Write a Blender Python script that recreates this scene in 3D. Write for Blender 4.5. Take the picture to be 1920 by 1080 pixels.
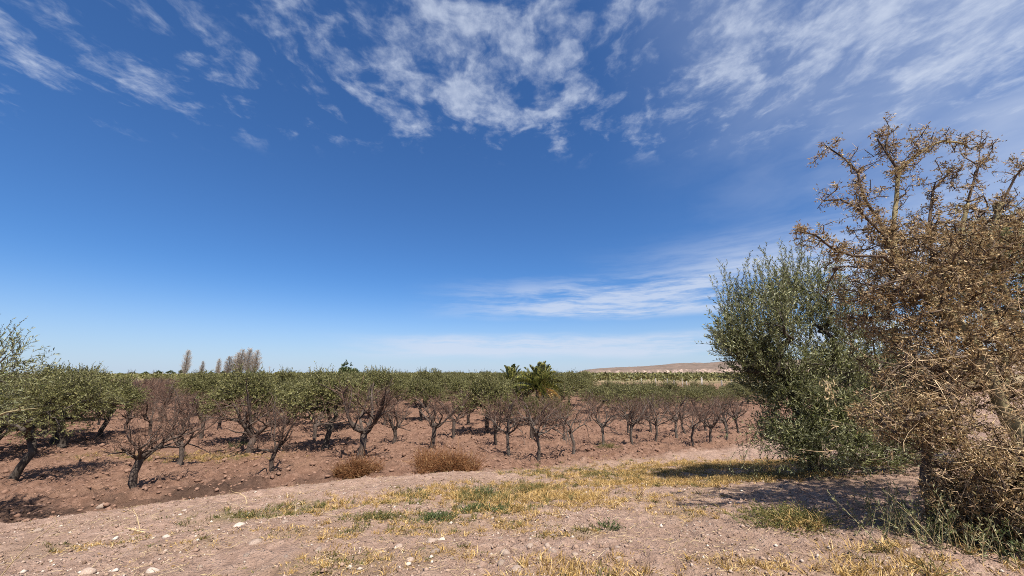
import bpy, math, random
import numpy as np

for o in list(bpy.data.objects):
    bpy.data.objects.remove(o)
SC = bpy.context.scene
COL = SC.collection

# ------------------------------------------------------------------ camera
cam = bpy.data.cameras.new("camera")
cam.sensor_width = 36.0
cam.lens = 13.875
cam.clip_start = 0.05
cam.clip_end = 20000
camo = bpy.data.objects.new("camera", cam)
COL.objects.link(camo)
camo.location = (0, 0, 2.6)
camo.rotation_euler = (math.radians(90 + 12.2), 0, 0)
SC.camera = camo

# ------------------------------------------------------------------ sun and sky
SUN_EL, SUN_AZ = math.radians(59), math.radians(153)   # azimuth clockwise from the view direction
SKY_STRENGTH = 0.053
world = bpy.data.worlds.new("World")
SC.world = world
world.use_nodes = True
WT = world.node_tree
WT.nodes.clear()

sun = bpy.data.lights.new("sun", 'SUN')
sun.energy = 5.0
sun.angle = math.radians(0.53)
sun.color = (1.0, 0.93, 0.82)
suno = bpy.data.objects.new("sun", sun)
COL.objects.link(suno)
suno.rotation_euler = (math.radians(90) - SUN_EL, 0, math.pi - SUN_AZ)

SC.view_settings.view_transform = 'Standard'
SC.view_settings.look = 'None'
SC.view_settings.gamma = 1.0
SC.view_settings.exposure = 1.03
SC.render.engine = 'CYCLES'
SC.cycles.max_bounces = 6
SC.cycles.transparent_max_bounces = 4
SC.cycles.use_denoising = False
SC.cycles.filter_width = 0.95


class G:
    """tiny expression helper for shader node trees"""
    def __init__(self, nt):
        self.nt = nt

    def n(self, t, **kw):
        k = self.nt.nodes.new(t)
        for a, b in kw.items():
            setattr(k, a, b)
        return k

    def lk(self, sock, v):
        if isinstance(v, bpy.types.NodeSocket):
            self.nt.links.new(v, sock)
        elif v is not None:
            if isinstance(v, (tuple, list)) and len(v) == 3 and sock.type == 'RGBA':
                v = (*v, 1)
            sock.default_value = v

    def m(self, op, a, b=None, c=None, clamp=False):
        k = self.n('ShaderNodeMath', operation=op)
        k.use_clamp = clamp
        self.lk(k.inputs[0], a)
        if b is not None:
            self.lk(k.inputs[1], b)
        if c is not None:
            self.lk(k.inputs[2], c)
        return k.outputs[0]

    def ss(self, v, lo, hi):
        k = self.n('ShaderNodeMapRange', interpolation_type='SMOOTHSTEP')
        self.lk(k.inputs[0], v)
        k.inputs[1].default_value = lo
        k.inputs[2].default_value = hi
        k.inputs[3].default_value = 0
        k.inputs[4].default_value = 1
        return k.outputs[0]

    def xyz(self, x, y, z):
        k = self.n('ShaderNodeCombineXYZ')
        self.lk(k.inputs[0], x)
        self.lk(k.inputs[1], y)
        self.lk(k.inputs[2], z)
        return k.outputs[0]

    def noise(self, vec, scale, detail=5, rough=0.55, dist=0.0):
        k = self.n('ShaderNodeTexNoise')
        self.lk(k.inputs['Vector'], vec)
        k.inputs['Scale'].default_value = scale
        k.inputs['Detail'].default_value = detail
        k.inputs['Roughness'].default_value = rough
        k.inputs['Distortion'].default_value = dist
        return k.outputs[0]

    def mix(self, f, a, b, mode='MIX'):
        k = self.n('ShaderNodeMix', data_type='RGBA', blend_type=mode)
        self.lk(k.inputs[0], f)
        self.lk(k.inputs[6], a)
        self.lk(k.inputs[7], b)
        return k.outputs[2]

    def ramp(self, f, stops):
        k = self.n('ShaderNodeValToRGB')
        self.lk(k.inputs[0], f)
        e = k.color_ramp.elements
        while len(e) < len(stops):
            e.new(0.5)
        for i, (p, c) in enumerate(stops):
            e[i].position = p
            e[i].color = (*c, 1)
        return k.outputs[0]


def build_world():
    g = G(WT)
    sky = g.n('ShaderNodeTexSky', sky_type='NISHITA')
    sky.sun_disc = False
    sky.sun_elevation = SUN_EL
    sky.sun_rotation = SUN_AZ
    sky.altitude = 400
    sky.air_density = 1.0
    sky.dust_density = 0.7
    sky.ozone_density = 1.5
    tc = g.n('ShaderNodeTexCoord')
    sep = g.n('ShaderNodeSeparateXYZ')
    WT.links.new(tc.outputs['Generated'], sep.inputs[0])
    X, Y, Z = sep.outputs
    zc = g.m('MAXIMUM', Z, 0.015)
    px, py = g.m('DIVIDE', X, zc), g.m('DIVIDE', Y, zc)
    # warp of the cloud sheet
    pv = g.xyz(px, py, 0.0)
    wrp = g.n('ShaderNodeTexNoise')
    g.lk(wrp.inputs['Vector'], pv)
    wrp.inputs['Scale'].default_value = 3.0
    wrp.inputs['Detail'].default_value = 5
    ws = g.n('ShaderNodeSeparateColor')
    WT.links.new(wrp.outputs['Color'], ws.inputs[0])
    wx = g.m('MULTIPLY', g.m('SUBTRACT', ws.outputs[0], 0.5), 0.30)
    wy = g.m('MULTIPLY', g.m('SUBTRACT', ws.outputs[1], 0.5), 0.30)
    qx, qy = g.m('ADD', px, wx), g.m('ADD', py, wy)
    # broken high cloud overhead, drawn out a little along the wind
    big = g.noise(g.xyz(g.m('MULTIPLY', qx, 2.3), g.m('MULTIPLY', qy, 1.9), 12.4), 1.0, 2, 0.5)
    med = g.noise(g.xyz(g.m('MULTIPLY', qx, 8.0), g.m('MULTIPLY', qy, 6.4), 1.3), 1.0, 5, 0.55)
    fin = g.noise(g.xyz(g.m('MULTIPLY', px, 26.0), g.m('MULTIPLY', py, 19.0), 8.1), 1.0, 6, 0.62)
    # the bank thins out away from the zenith and towards the left
    r1 = g.ss(g.m('ADD', py, g.m('MULTIPLY', g.m('ABSOLUTE', g.m('SUBTRACT', px, 0.2)), 0.12)), 1.95, 0.85)
    lft = g.ss(px, -1.9, -0.1)
    cov = g.m('ADD', g.m('MULTIPLY', r1, 0.24), g.m('MULTIPLY', lft, 0.15))
    dens = g.m('ADD', g.m('ADD', g.m('MULTIPLY', big, 0.62), g.m('MULTIPLY', med, 1.20)), cov)
    dens = g.m('ADD', dens, g.m('MULTIPLY', g.m('SUBTRACT', fin, 0.5), 0.28))
    a1 = g.m('MULTIPLY', g.ss(dens, 1.09, 1.54), g.m('ADD', 0.44, g.m('MULTIPLY', g.ss(fin, 0.2, 0.8), 0.28)))
    a1 = g.m('MULTIPLY', a1, g.ss(r1, 0.0, 0.25))
    # thin veil on the sun side
    vn = g.noise(g.xyz(g.m('MULTIPLY', qx, 1.1), g.m('MULTIPLY', qy, 0.8), 5.5), 1.0, 5, 0.55)
    az = g.m('ARCTAN2', X, Y)
    v1 = g.m('MULTIPLY', g.ss(g.m('ADD', az, g.m('MULTIPLY', Z, 0.25)), 0.35, 1.15), g.ss(vn, 0.25, 0.72))
    v1 = g.m('MULTIPLY', v1, g.ss(Z, 0.10, 0.34))
    v1 = g.m('MULTIPLY', v1, 0.56)
    # long flat streaks low over the horizon
    el = g.m('ARCSINE', Z)
    elw = g.m('ADD', el, g.m('MULTIPLY', g.m('SUBTRACT', g.noise(g.xyz(g.m('MULTIPLY', az, 2.2), 0.0, 2.0), 1.0, 3), 0.5), 0.05))
    sn = g.noise(g.xyz(g.m('MULTIPLY', az, 3.0), g.m('MULTIPLY', elw, 30.0), 1.0), 1.0, 6, 0.58)
    sf = g.noise(g.xyz(g.m('MULTIPLY', az, 16.0), g.m('MULTIPLY', elw, 110.0), 4.0), 1.0, 5, 0.6)
    b1 = g.m('MULTIPLY', g.ss(elw, 0.030, 0.055), g.ss(elw, 0.105, 0.078))
    b1 = g.m('MULTIPLY', g.m('MULTIPLY', b1, 1.15), g.ss(az, -0.50, -0.12))
    b2 = g.m('MULTIPLY', g.ss(elw, 0.125, 0.150), g.ss(elw, 0.255, 0.175))
    b2 = g.m('MULTIPLY', b2, g.ss(az, -0.30, 0.22))
    b3 = g.m('MULTIPLY', g.m('MULTIPLY', g.ss(elw, 0.16, 0.21), g.ss(elw, 0.34, 0.23)), g.ss(az, 0.10, 0.75))
    st = g.m('ADD', g.m('MULTIPLY', sn, 0.75), g.m('MULTIPLY', sf, 0.35))
    a2 = g.m('ADD', g.m('MULTIPLY', b1, g.ss(st, 0.36, 0.66)), g.m('MULTIPLY', g.m('MULTIPLY', b2, 1.25), g.ss(st, 0.40, 0.68)))
    a2 = g.m('ADD', a2, g.m('MULTIPLY', b3, g.m('MULTIPLY', g.ss(st, 0.32, 0.74), 1.0)))
    a2 = g.m('MULTIPLY', g.m('MINIMUM', a2, 1.0), 0.74)
    # pale air close to the ground
    hz = g.m('MULTIPLY', g.m('POWER', g.ss(el, 0.30, -0.03), 2.4), 0.72)
    keep = g.m('MULTIPLY', g.m('MULTIPLY', g.m('MULTIPLY', g.m('SUBTRACT', 1.0, a1), g.m('SUBTRACT', 1.0, hz)), g.m('SUBTRACT', 1.0, v1)), g.m('SUBTRACT', 1.0, a2))
    alpha = g.m('SUBTRACT', 1.0, keep, clamp=True)
    b_sky = g.n('ShaderNodeBackground')
    tint = g.mix(1.0, sky.outputs[0], (0.46, 0.82, 1.26), 'MULTIPLY')
    WT.links.new(tint, b_sky.inputs[0])
    b_sky.inputs[1].default_value = SKY_STRENGTH
    b_cl = g.n('ShaderNodeBackground')
    b_cl.inputs[0].default_value = (0.325, 0.36, 0.43, 1)
    b_cl.inputs[1].default_value = 1.0
    mx = g.n('ShaderNodeMixShader')
    WT.links.new(alpha, mx.inputs[0])
    WT.links.new(b_sky.outputs[0], mx.inputs[1])
    WT.links.new(b_cl.outputs[0], mx.inputs[2])
    out = g.n('ShaderNodeOutputWorld')
    WT.links.new(mx.outputs[0], out.inputs[0])


build_world()

# ------------------------------------------------------------------ numeric helpers
RNG = np.random.default_rng(7)
UP = np.array([0, 0, 1.0])


def sst(t):
    t = np.clip(t, 0, 1)
    return t * t * (3 - 2 * t)


def _hash(ix, iy, seed):
    h = (ix.astype(np.int64) * 374761393 + iy.astype(np.int64) * 668265263 + seed * 1442695041) & 0xFFFFFFFF
    h = ((h ^ (h >> 13)) * 1274126177) & 0xFFFFFFFF
    h = (h ^ (h >> 16)) & 0xFFFFFFFF
    return h / 4294967295.0


def vnoise(x, y, seed=0):
    x, y = np.asarray(x, float), np.asarray(y, float)
    ix, iy = np.floor(x), np.floor(y)
    fx, fy = sst(x - ix), sst(y - iy)
    a, b = _hash(ix, iy, seed), _hash(ix + 1, iy, seed)
    c, d = _hash(ix, iy + 1, seed), _hash(ix + 1, iy + 1, seed)
    return (a * (1 - fx) + b * fx) * (1 - fy) + (c * (1 - fx) + d * fx) * fy


def fbm(x, y, seed=0, octv=4, gain=0.5):
    v, a, s = 0, 1.0, 0
    for i in range(octv):
        v = v + a * vnoise(x * 2 ** i + 17.3 * i, y * 2 ** i - 9.1 * i, seed + i)
        s += a
        a *= gain
    return v / s


def nrm(v):
    return v / (np.linalg.norm(v, axis=-1, keepdims=True) + 1e-9)


def rdir(n, rng):
    return nrm(rng.normal(size=(n, 3)))


# ------------------------------------------------------------------ mesh building
class MB:
    def __init__(self):
        self.v, self.f, self.n = [], [], 0

    def add(self, v, f):
        v = np.asarray(v, float).reshape(-1, 3)
        f = np.asarray(f, np.int64)
        if len(f) == 0:
            return
        self.v.append(v)
        self.f.append(f + self.n)
        self.n += len(v)

    def tubes(self, P, R, k=3):
        """P (N,S,3) lines, R (N,S) radii: one open tube for each line"""
        P, R = np.asarray(P, float), np.asarray(R, float)
        N, S = P.shape[:2]
        T = np.empty_like(P)
        T[:, 1:-1] = P[:, 2:] - P[:, :-2]
        T[:, 0] = P[:, 1] - P[:, 0]
        T[:, -1] = P[:, -1] - P[:, -2]
        T = nrm(T)
        ref = np.where(np.abs(T[:, :1, 2:3]) > 0.8, np.array([1.0, 0, 0]), np.array([0, 0, 1.0]))
        A = nrm(np.cross(T, np.broadcast_to(ref, T.shape)))
        B = np.cross(T, A)
        an = np.arange(k) * 2 * math.pi / k
        ring = P[:, :, None] + R[:, :, None, None] * (A[:, :, None] * np.cos(an)[:, None] + B[:, :, None] * np.sin(an)[:, None])
        idx = np.arange(N * S * k).reshape(N, S, k)
        a, b = idx[:, :-1], idx[:, 1:]
        f = np.stack([a, np.roll(a, -1, 2), np.roll(b, -1, 2), b], -1).reshape(-1, 4)
        self.add(ring, f)

    def tube(self, pts, rad, k=6, cap=True):
        pts, rad = np.asarray(pts, float), np.asarray(rad, float)
        self.tubes(pts[None], rad[None], k)
        if cap:
            self.add(np.concatenate([self.v[-1][-k:]]), np.array([list(range(k))]) if k in (3, 4) else
                     np.array([[0, i, i + 1] for i in range(1, k - 1)]))

    def leaves(self, b, d, s, L, W, bend=0.0):
        """one diamond leaf for each base point b, along d, its width along s"""
        L, W = np.asarray(L, float)[:, None], np.asarray(W, float)[:, None]
        n = np.cross(d, s)
        m = b + d * L * 0.48 + n * L * bend
        v = np.stack([b, m + s * W * 0.5, b + d * L, m - s * W * 0.5], 1)
        self.add(v, np.arange(len(b) * 4).reshape(-1, 4))

    def build(self, name, mat, smooth=False):
        me = bpy.data.meshes.new(name)
        v = np.concatenate(self.v) if self.v else np.zeros((0, 3))
        me.vertices.add(len(v))
        me.vertices.foreach_set("co", v.astype(np.float32).ravel())
        lv = np.concatenate([f.ravel() for f in self.f])
        lt = np.concatenate([np.full(len(f), f.shape[1]) for f in self.f])
        ls = np.concatenate([[0], np.cumsum(lt)[:-1]])
        me.loops.add(len(lv))
        me.loops.foreach_set("vertex_index", lv.astype(np.int32))
        me.polygons.add(len(lt))
        me.polygons.foreach_set("loop_start", ls.astype(np.int32))
        if smooth:
            me.polygons.foreach_set("use_smooth", np.ones(len(lt), bool))
        me.update(calc_edges=True)
        me.materials.append(mat)
        return me


def link(name, me, parent=None, loc=None):
    o = bpy.data.objects.new(name, me)
    COL.objects.link(o)
    if parent is not None:
        o.parent = parent
    if loc is not None:
        o.location = loc
    return o


def tag(o, label=None, cat=None, group=None, kind=None):
    if label:
        o["label"] = label
    if cat:
        o["category"] = cat
    if group:
        o["group"] = group
    if kind:
        o["kind"] = kind
    return o


def place(parts, name, loc, label, cat, group=None, rz=0.0, sc=(1, 1, 1), tilt=(0, 0)):
    """a thing: an Empty at its base with one child for each (part name, mesh, kind)"""
    e = bpy.data.objects.new(name, None)
    COL.objects.link(e)
    e.empty_display_size = 0.2
    e.location = loc
    e.rotation_euler = (tilt[0], tilt[1], rz)
    e.scale = sc
    tag(e, label, cat, group)
    for pn, me, kind in parts:
        c = link(pn, me, e)
        if kind:
            c["kind"] = kind
    return e


# ------------------------------------------------------------------ materials
def new_mat(name):
    m = bpy.data.materials.new(name)
    m.use_nodes = True
    nt = m.node_tree
    nt.nodes.clear()
    out = nt.nodes.new('ShaderNodeOutputMaterial')
    return m, G(nt), out


def bsdf(g, col, rough=0.8, spec=0.3, bump=None, bstr=0.5, bdist=0.02):
    p = g.n('ShaderNodeBsdfPrincipled')
    g.lk(p.inputs['Base Color'], col)
    g.lk(p.inputs['Roughness'], rough)
    p.inputs['Specular IOR Level'].default_value = spec
    if bump is not None:
        b = g.n('ShaderNodeBump')
        b.inputs['Strength'].default_value = bstr
        b.inputs['Distance'].default_value = bdist
        g.lk(b.inputs['Height'], bump)
        g.nt.links.new(b.outputs[0], p.inputs['Normal'])
    return p


def objpos(g):
    return g.n('ShaderNodeTexCoord').outputs['Object']


def leaf_mat(name, stops, under=None, rough=0.5, trans=0.25, spec=0.4):
    m, g, out = new_mat(name)
    geo = g.n('ShaderNodeNewGeometry')
    isl = geo.outputs['Random Per Island']
    oi = g.n('ShaderNodeObjectInfo')
    col = g.ramp(isl, stops)
    v = g.m('ADD', 0.86, g.m('MULTIPLY', oi.outputs['Random'], 0.28))
    col = g.mix(1.0, col, g.xyz(v, v, v), 'MULTIPLY')
    if under:
        col = g.mix(g.m('MULTIPLY', geo.outputs['Backfacing'], 0.8), col, under)
    p = bsdf(g, col, rough, spec)
    t = g.n('ShaderNodeBsdfTranslucent')
    g.lk(t.inputs[0], col)
    mx = g.n('ShaderNodeMixShader')
    mx.inputs[0].default_value = trans
    g.nt.links.new(p.outputs[0], mx.inputs[1])
    g.nt.links.new(t.outputs[0], mx.inputs[2])
    g.nt.links.new(mx.outputs[0], out.inputs[0])
    return m


def bark_mat(name, c0, c1, c2, scale=14, stretch=0.3, bd=0.01):
    m, g, out = new_mat(name)
    mp = g.n('ShaderNodeMapping')
    g.lk(mp.inputs[0], objpos(g))
    mp.inputs['Scale'].default_value = (1, 1, stretch)
    nz = g.noise(mp.outputs[0], scale, 6, 0.65)
    n2 = g.noise(objpos(g), scale * 0.25, 3)
    col = g.ramp(nz, [(0.3, c0), (0.52, c1), (0.72, c2)])
    col = g.mix(g.m('MULTIPLY', g.ss(n2, 0.45, 0.7), 0.5), col, c2)
    p = bsdf(g, col, 0.9, 0.2, nz, 0.9, bd)
    g.nt.links.new(p.outputs[0], out.inputs[0])
    return m


def plain_mat(name, c0, c1, scale=8, rough=0.85, bd=0.004, rnd=0.2, spec=0.25):
    m, g, out = new_mat(name)
    nz = g.noise(objpos(g), scale, 5, 0.6)
    oi = g.n('ShaderNodeObjectInfo')
    col = g.mix(g.ss(nz, 0.3, 0.7), c0, c1)
    v = g.m('ADD', 1 - rnd, g.m('MULTIPLY', oi.outputs['Random'], 2 * rnd))
    col = g.mix(1.0, col, g.xyz(v, v, v), 'MULTIPLY')
    p = bsdf(g, col, rough, spec, nz, 0.6, bd)
    g.nt.links.new(p.outputs[0], out.inputs[0])
    return m


M = {}
M['olive_leaf'] = leaf_mat('olive_leaf', [(0, (0.045, 0.054, 0.014)), (0.4, (0.100, 0.112, 0.032)), (0.75, (0.170, 0.176, 0.060)), (1, (0.33, 0.315, 0.16))],
                           (0.26, 0.265, 0.155), 0.5, 0.26, 0.3)
M['olive_field_leaf'] = leaf_mat('olive_field_leaf', [(0, (0.042, 0.046, 0.014)), (0.4, (0.094, 0.096, 0.027)), (0.75, (0.150, 0.142, 0.044)), (1, (0.23, 0.205, 0.085))],
                                 (0.165, 0.158, 0.068), 0.55, 0.25, 0.3)
M['thorn_leaf'] = leaf_mat('thorn_leaf', [(0, (0.075, 0.048, 0.022)), (0.3, (0.23, 0.145, 0.068)), (0.55, (0.40, 0.268, 0.138)), (0.78, (0.19, 0.158, 0.072)), (1, (0.60, 0.46, 0.28))],
                           None, 0.7, 0.3, 0.2)
M['dark_leaf'] = leaf_mat('dark_leaf', [(0, (0.035, 0.055, 0.018)), (0.6, (0.065, 0.09, 0.03)), (1, (0.10, 0.12, 0.045))], None, 0.6, 0.2, 0.3)
M['dry_grass'] = leaf_mat('dry_grass', [(0, (0.17, 0.100, 0.032)), (0.4, (0.38, 0.24, 0.082)), (0.8, (0.53, 0.36, 0.145)), (1, (0.62, 0.47, 0.24))], None, 0.7, 0.2, 0.2)
M['green_grass'] = leaf_mat('green_grass', [(0, (0.055, 0.062, 0.018)), (0.5, (0.105, 0.108, 0.033)), (0.8, (0.19, 0.150, 0.052)), (1, (0.32, 0.22, 0.085))], None, 0.65, 0.25, 0.3)
M['weed_green'] = leaf_mat('weed_green', [(0, (0.040, 0.060, 0.018)), (0.6, (0.075, 0.10, 0.032)), (1, (0.13, 0.15, 0.055))], None, 0.6, 0.25, 0.3)
M['straw'] = leaf_mat('straw', [(0, (0.30, 0.21, 0.11)), (1, (0.58, 0.46, 0.28))], None, 0.7, 0.1, 0.2)
M['rust_weed'] = leaf_mat('rust_weed', [(0, (0.075, 0.031, 0.014)), (0.5, (0.160, 0.068, 0.030)), (0.85, (0.25, 0.125, 0.056)), (1, (0.38, 0.25, 0.13))], None, 0.8, 0.15, 0.1)
M['fruit_bark'] = bark_mat('fruit_bark', (0.022, 0.016, 0.013), (0.055, 0.041, 0.034), (0.125, 0.098, 0.083), 22)
M['fruit_twig'] = leaf_mat('fruit_twig', [(0, (0.034, 0.018, 0.013)), (0.5, (0.088, 0.046, 0.032)), (1, (0.20, 0.125, 0.090))], None, 0.7, 0.0, 0.3)
M['young_bark'] = bark_mat('young_bark', (0.030, 0.023, 0.019), (0.075, 0.060, 0.051), (0.15, 0.125, 0.108), 24)
M['olive_bark'] = bark_mat('olive_bark', (0.020, 0.016, 0.013), (0.048, 0.038, 0.031), (0.10, 0.083, 0.069), 16)
M['thorn_bark'] = bark_mat('thorn_bark', (0.030, 0.021, 0.016), (0.075, 0.052, 0.038), (0.15, 0.108, 0.076), 18)
M['pale_bark'] = bark_mat('pale_bark', (0.09, 0.075, 0.042), (0.22, 0.185, 0.10), (0.36, 0.30, 0.17), 11)
M['spine'] = leaf_mat('spine', [(0, (0.20, 0.13, 0.08)), (0.6, (0.36, 0.25, 0.14)), (1, (0.56, 0.43, 0.26))], None, 0.6, 0.0, 0.3)
M['poplar_twig'] = leaf_mat('poplar_twig', [(0, (0.20, 0.165, 0.14)), (1, (0.42, 0.365, 0.32))], None, 0.8, 0.0, 0.2)
M['palm_leaf'] = leaf_mat('palm_leaf', [(0, (0.040, 0.052, 0.014)), (0.5, (0.14, 0.15, 0.036)), (1, (0.34, 0.30, 0.085))], None, 0.4, 0.15, 0.5)
M['palm_dry'] = leaf_mat('palm_dry', [(0, (0.36, 0.24, 0.08)), (1, (0.62, 0.45, 0.19))], None, 0.7, 0.2, 0.2)
M['post'] = plain_mat('post', (0.38, 0.34, 0.30), (0.55, 0.51, 0.46), 3, 0.85)
M['pole'] = plain_mat('pole', (0.16, 0.13, 0.11), (0.25, 0.22, 0.19), 2, 0.85)
M['stone'] = plain_mat('stone', (0.17, 0.125, 0.10), (0.29, 0.225, 0.185), 9, 0.8, 0.006, 0.28)
M['white_stone'] = plain_mat('white_stone', (0.30, 0.245, 0.205), (0.43, 0.37, 0.32), 7, 0.75, 0.005, 0.08)
M['clod'] = plain_mat('clod', (0.15, 0.086, 0.061), (0.235, 0.145, 0.107), 4, 0.95, 0.01, 0.1, 0.1)

# ------------------------------------------------------------------ ground
BX = [-60, -40, -20, -14, -9, -6.3, -3.6, -1.6, 0.6, 3.9, 8.4, 14, 30, 60]
BY = [-28, -14, 0.8, 4.6, 7.6, 9.1, 10.8, 11.4, 11.7, 13.0, 15.2, 18.6, 30, 52]
ROW = np.array([0.79, 0.61])          # direction of the orchard rows
NRM = np.array([-0.61, 0.79])


def bank_s(x, y):
    return (np.interp(x, BX, BY) - y) * 0.8


def base_h(x, y):
    s = bank_s(x, y)
    m = sst((2.0 - x) / 4.0)
    left = 0.30 * sst(s / 1.3) + 0.70 * sst((s - 0.3) / 7.5) - 0.10 * np.exp(-((s + 0.45) / 0.4) ** 2)
    right = sst((s + 0.5) / 8.0)
    return m * left + (1 - m) * right


def ground_h(x, y):
    """terrain with furrows and clods on the field and small bumps on the bank"""
    x, y = np.asarray(x, float), np.asarray(y, float)
    s = bank_s(x, y)
    fld = sst((0.3 - s) / 0.9)
    r = np.hypot(x, y)
    near = sst((70 - r) / 40)
    u = x * ROW[0] + y * ROW[1]
    w = x * NRM[0] + y * NRM[1]
    wob = (fbm(u * 0.35, w * 0.35, 3, 3) - 0.5) * 0.9
    fur = 0.030 * np.sin((w + wob) * 2 * math.pi / 0.62) * (0.4 + vnoise(u * 0.4, w * 0.9, 8))
    cl = fbm(x * 3.2, y * 3.2, 21, 4, 0.62)
    clod = 0.15 * (cl - 0.5) + 0.42 * np.clip(fbm(x * 6.5, y * 6.5, 33, 3) - 0.5, 0, 1)
    h = base_h(x, y)
    h = h + fld * near * (fur + clod * 0.85)
    bank = 1 - fld
    h = h + bank * near * (0.085 * (fbm(x * 0.8, y * 0.8, 41, 3) - 0.5) + 0.085 * (fbm(x * 4.5, y * 4.5, 47, 4, 0.68) - 0.5) + 0.07 * np.clip(fbm(x * 11, y * 11, 49, 2) - .5, 0, 1))
    # wheel ruts along the foot of the bank, at the left
    rl = sst((-0.5 - x) / 3.0) * sst((s - 0.8) / 0.8) * sst((6.0 - s) / 1.5)
    h = h + rl * near * 0.045 * np.sin(s * 2.9 + 1.5 * vnoise(u * 0.5, w * 0.5, 51))
    # dry hummocks under the grass
    h = h + 0.03 * near * bank * np.exp(-((x - 0.6) / 1.4) ** 2 - ((y - 7.0) / 1.1) ** 2)
    return h


# grass patches: x, y, radius across, radius along view, dry, green, height
PATCH = [(-4.1, 6.5, 0.75, 0.35, .25, 1, .07), (-3.0, 6.85, 0.8, 0.38, .35, 1, .09), (-2.1, 7.15, 0.7, 0.4, .55, .8, .09), (-1.3, 7.7, 0.8, 0.5, .7, .7, .10),
         (-0.55, 7.1, 0.8, 0.6, .5, .9, .12), (0.7, 7.2, 0.85, 0.75, 1, .12, .11), (0.2, 6.2, 0.7, 0.35, .9, .2, .07), (1.7, 6.5, 0.9, 0.5, .8, .1, .06),
         (1.4, 10.8, 1.2, 0.9, .5, .8, .08), (2.7, 10.3, 1.3, 0.9, .7, .6, .08), (4.4, 11.2, 1.6, 1.3, 1, .25, .08), (6.0, 10.4, 1.6, 1.2, 1, .2, .08),
         (3.8, 8.3, 1.3, 0.6, .9, .5, .08), (2.6, 8.8, 1.2, 0.7, 1, .35, .08), (5.2, 8.4, 1.1, 0.7, 1, .3, .08), (-1.75, 5.55, 0.5, 0.28, .3, .9, .08),
         (-1.0, 5.8, 0.45, 0.25, .5, .7, .07), (-0.2, 6.1, 0.4, 0.22, .3, .9, .07), (-2.3, 5.0, 0.6, 0.28, .6, .5, .05), (-3.5, 4.75, 0.4, 0.2, .4, .6, .05),
         (0.7, 4.85, 0.4, 0.16, .6, .55, .06), (0.55, 3.75, 0.55, 0.3, 1.0, .05, .08), (1.95, 3.85, 0.35, 0.22, 1, .1, .06), (-0.4, 5.4, 0.9, 0.32, .8, .3, .06),
         (-1.35, 5.05, 0.6, 0.25, .6, .4, .05), (-1.5, 4.1, 0.7, 0.28, .6, .35, .05), (2.3, 5.6, 0.6, 0.3, .6, .2, .05), (3.0, 3.75, 0.5, 0.3, 1, .1, .10),
         (3.6, 3.9, 0.5, 0.3, 1, .2, .10), (3.2, 4.95, 0.36, 0.26, .7, 1, .14), (0.4, 8.6, 1.2, 0.6, .8, .5, .09), (-9.3, 13.2, 1.6, 0.5, .7, .6, .08),
         (-12.5, 13.5, 1.5, 0.6, .4, .3, .06), (7.4, 9.0, 1.0, 0.7, .8, .4, .1), (-0.7, 4.4, 0.5, 0.2, .7, .2, .05), (-4.8, 5.4, 0.9, 0.3, .4, .3, .05)]


def patch_w(x, y, col):
    d = np.zeros_like(x)
    for p in PATCH:
        d = np.maximum(d, p[col] * np.exp(-(((x - p[0]) / p[2]) ** 2 + ((y - p[1]) / p[3]) ** 2)))
    return d


def make_ground():
    a = np.concatenate([np.linspace(-64, 64, 560), np.linspace(64, 296, 60)[1:-1]])
    a = np.radians(a)
    r = np.concatenate([[0.4, 0.9, 1.4, 1.9], np.geomspace(2.3, 48, 410), np.geomspace(50, 9000, 60)])
    A, R = np.meshgrid(a, r)
    X, Y = R * np.sin(A), R * np.cos(A)
    Z = ground_h(X, Y)
    nr, na = X.shape
    v = np.stack([X, Y, Z], -1).reshape(-1, 3)
    idx = np.arange(nr * na).reshape(nr, na)
    f = np.stack([idx[:-1], np.roll(idx[:-1], -1, 1), np.roll(idx[1:], -1, 1), idx[1:]], -1).reshape(-1, 4)[:, ::-1]
    b = MB()
    b.add(np.concatenate([v, [[0, 0, float(ground_h(0.0, 0.0))]]]), f)
    c = nr * na
    ctr = np.stack([idx[0], np.full(na, c), np.roll(idx[0], -1)], -1)
    b.f.append(ctr)
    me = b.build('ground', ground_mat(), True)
    x, y = v[:, 0], v[:, 1]
    s = bank_s(x, y)
    edge = (fbm(x * 1.1, y * 1.1, 61, 4) - 0.5) * 1.1
    fld = sst((0.35 - s + edge) / 0.8)
    gr = np.clip(patch_w(x, y, 4), 0, 1) * sst((fbm(x * 2.6, y * 2.6, 71, 4) - 0.30) / 0.25)
    gn = np.clip(patch_w(x, y, 5), 0, 1) * sst((fbm(x * 2.6, y * 2.6, 81, 4) - 0.36) / 0.25)
    ditch_shade = np.exp(-((s + 0.85 + 0.7 * edge) / 0.62) ** 2) * sst((fbm(x * .9, y * .9, 66, 4) - .25) / .2) * sst((-3.0 - x) / 3.5) * sst((x + 26) / 8)  # mask for the dark band along the left ditch, shade painted as colour
    rr = np.hypot(x, y)
    far = sst((rr - 85) / 60)
    col = np.stack([fld, gr, gn, np.ones_like(fld)], -1)
    col2 = np.stack([ditch_shade, far, np.zeros_like(far), np.ones_like(far)], -1)
    last = np.array([[0, 0, 0, 1.0]])
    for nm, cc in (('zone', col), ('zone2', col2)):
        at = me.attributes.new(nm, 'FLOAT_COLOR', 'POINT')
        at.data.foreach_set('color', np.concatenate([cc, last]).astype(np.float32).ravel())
    o = link('ground', me)
    tag(o, 'tilled reddish field with a pale stony bank in front', kind='structure')


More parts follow.
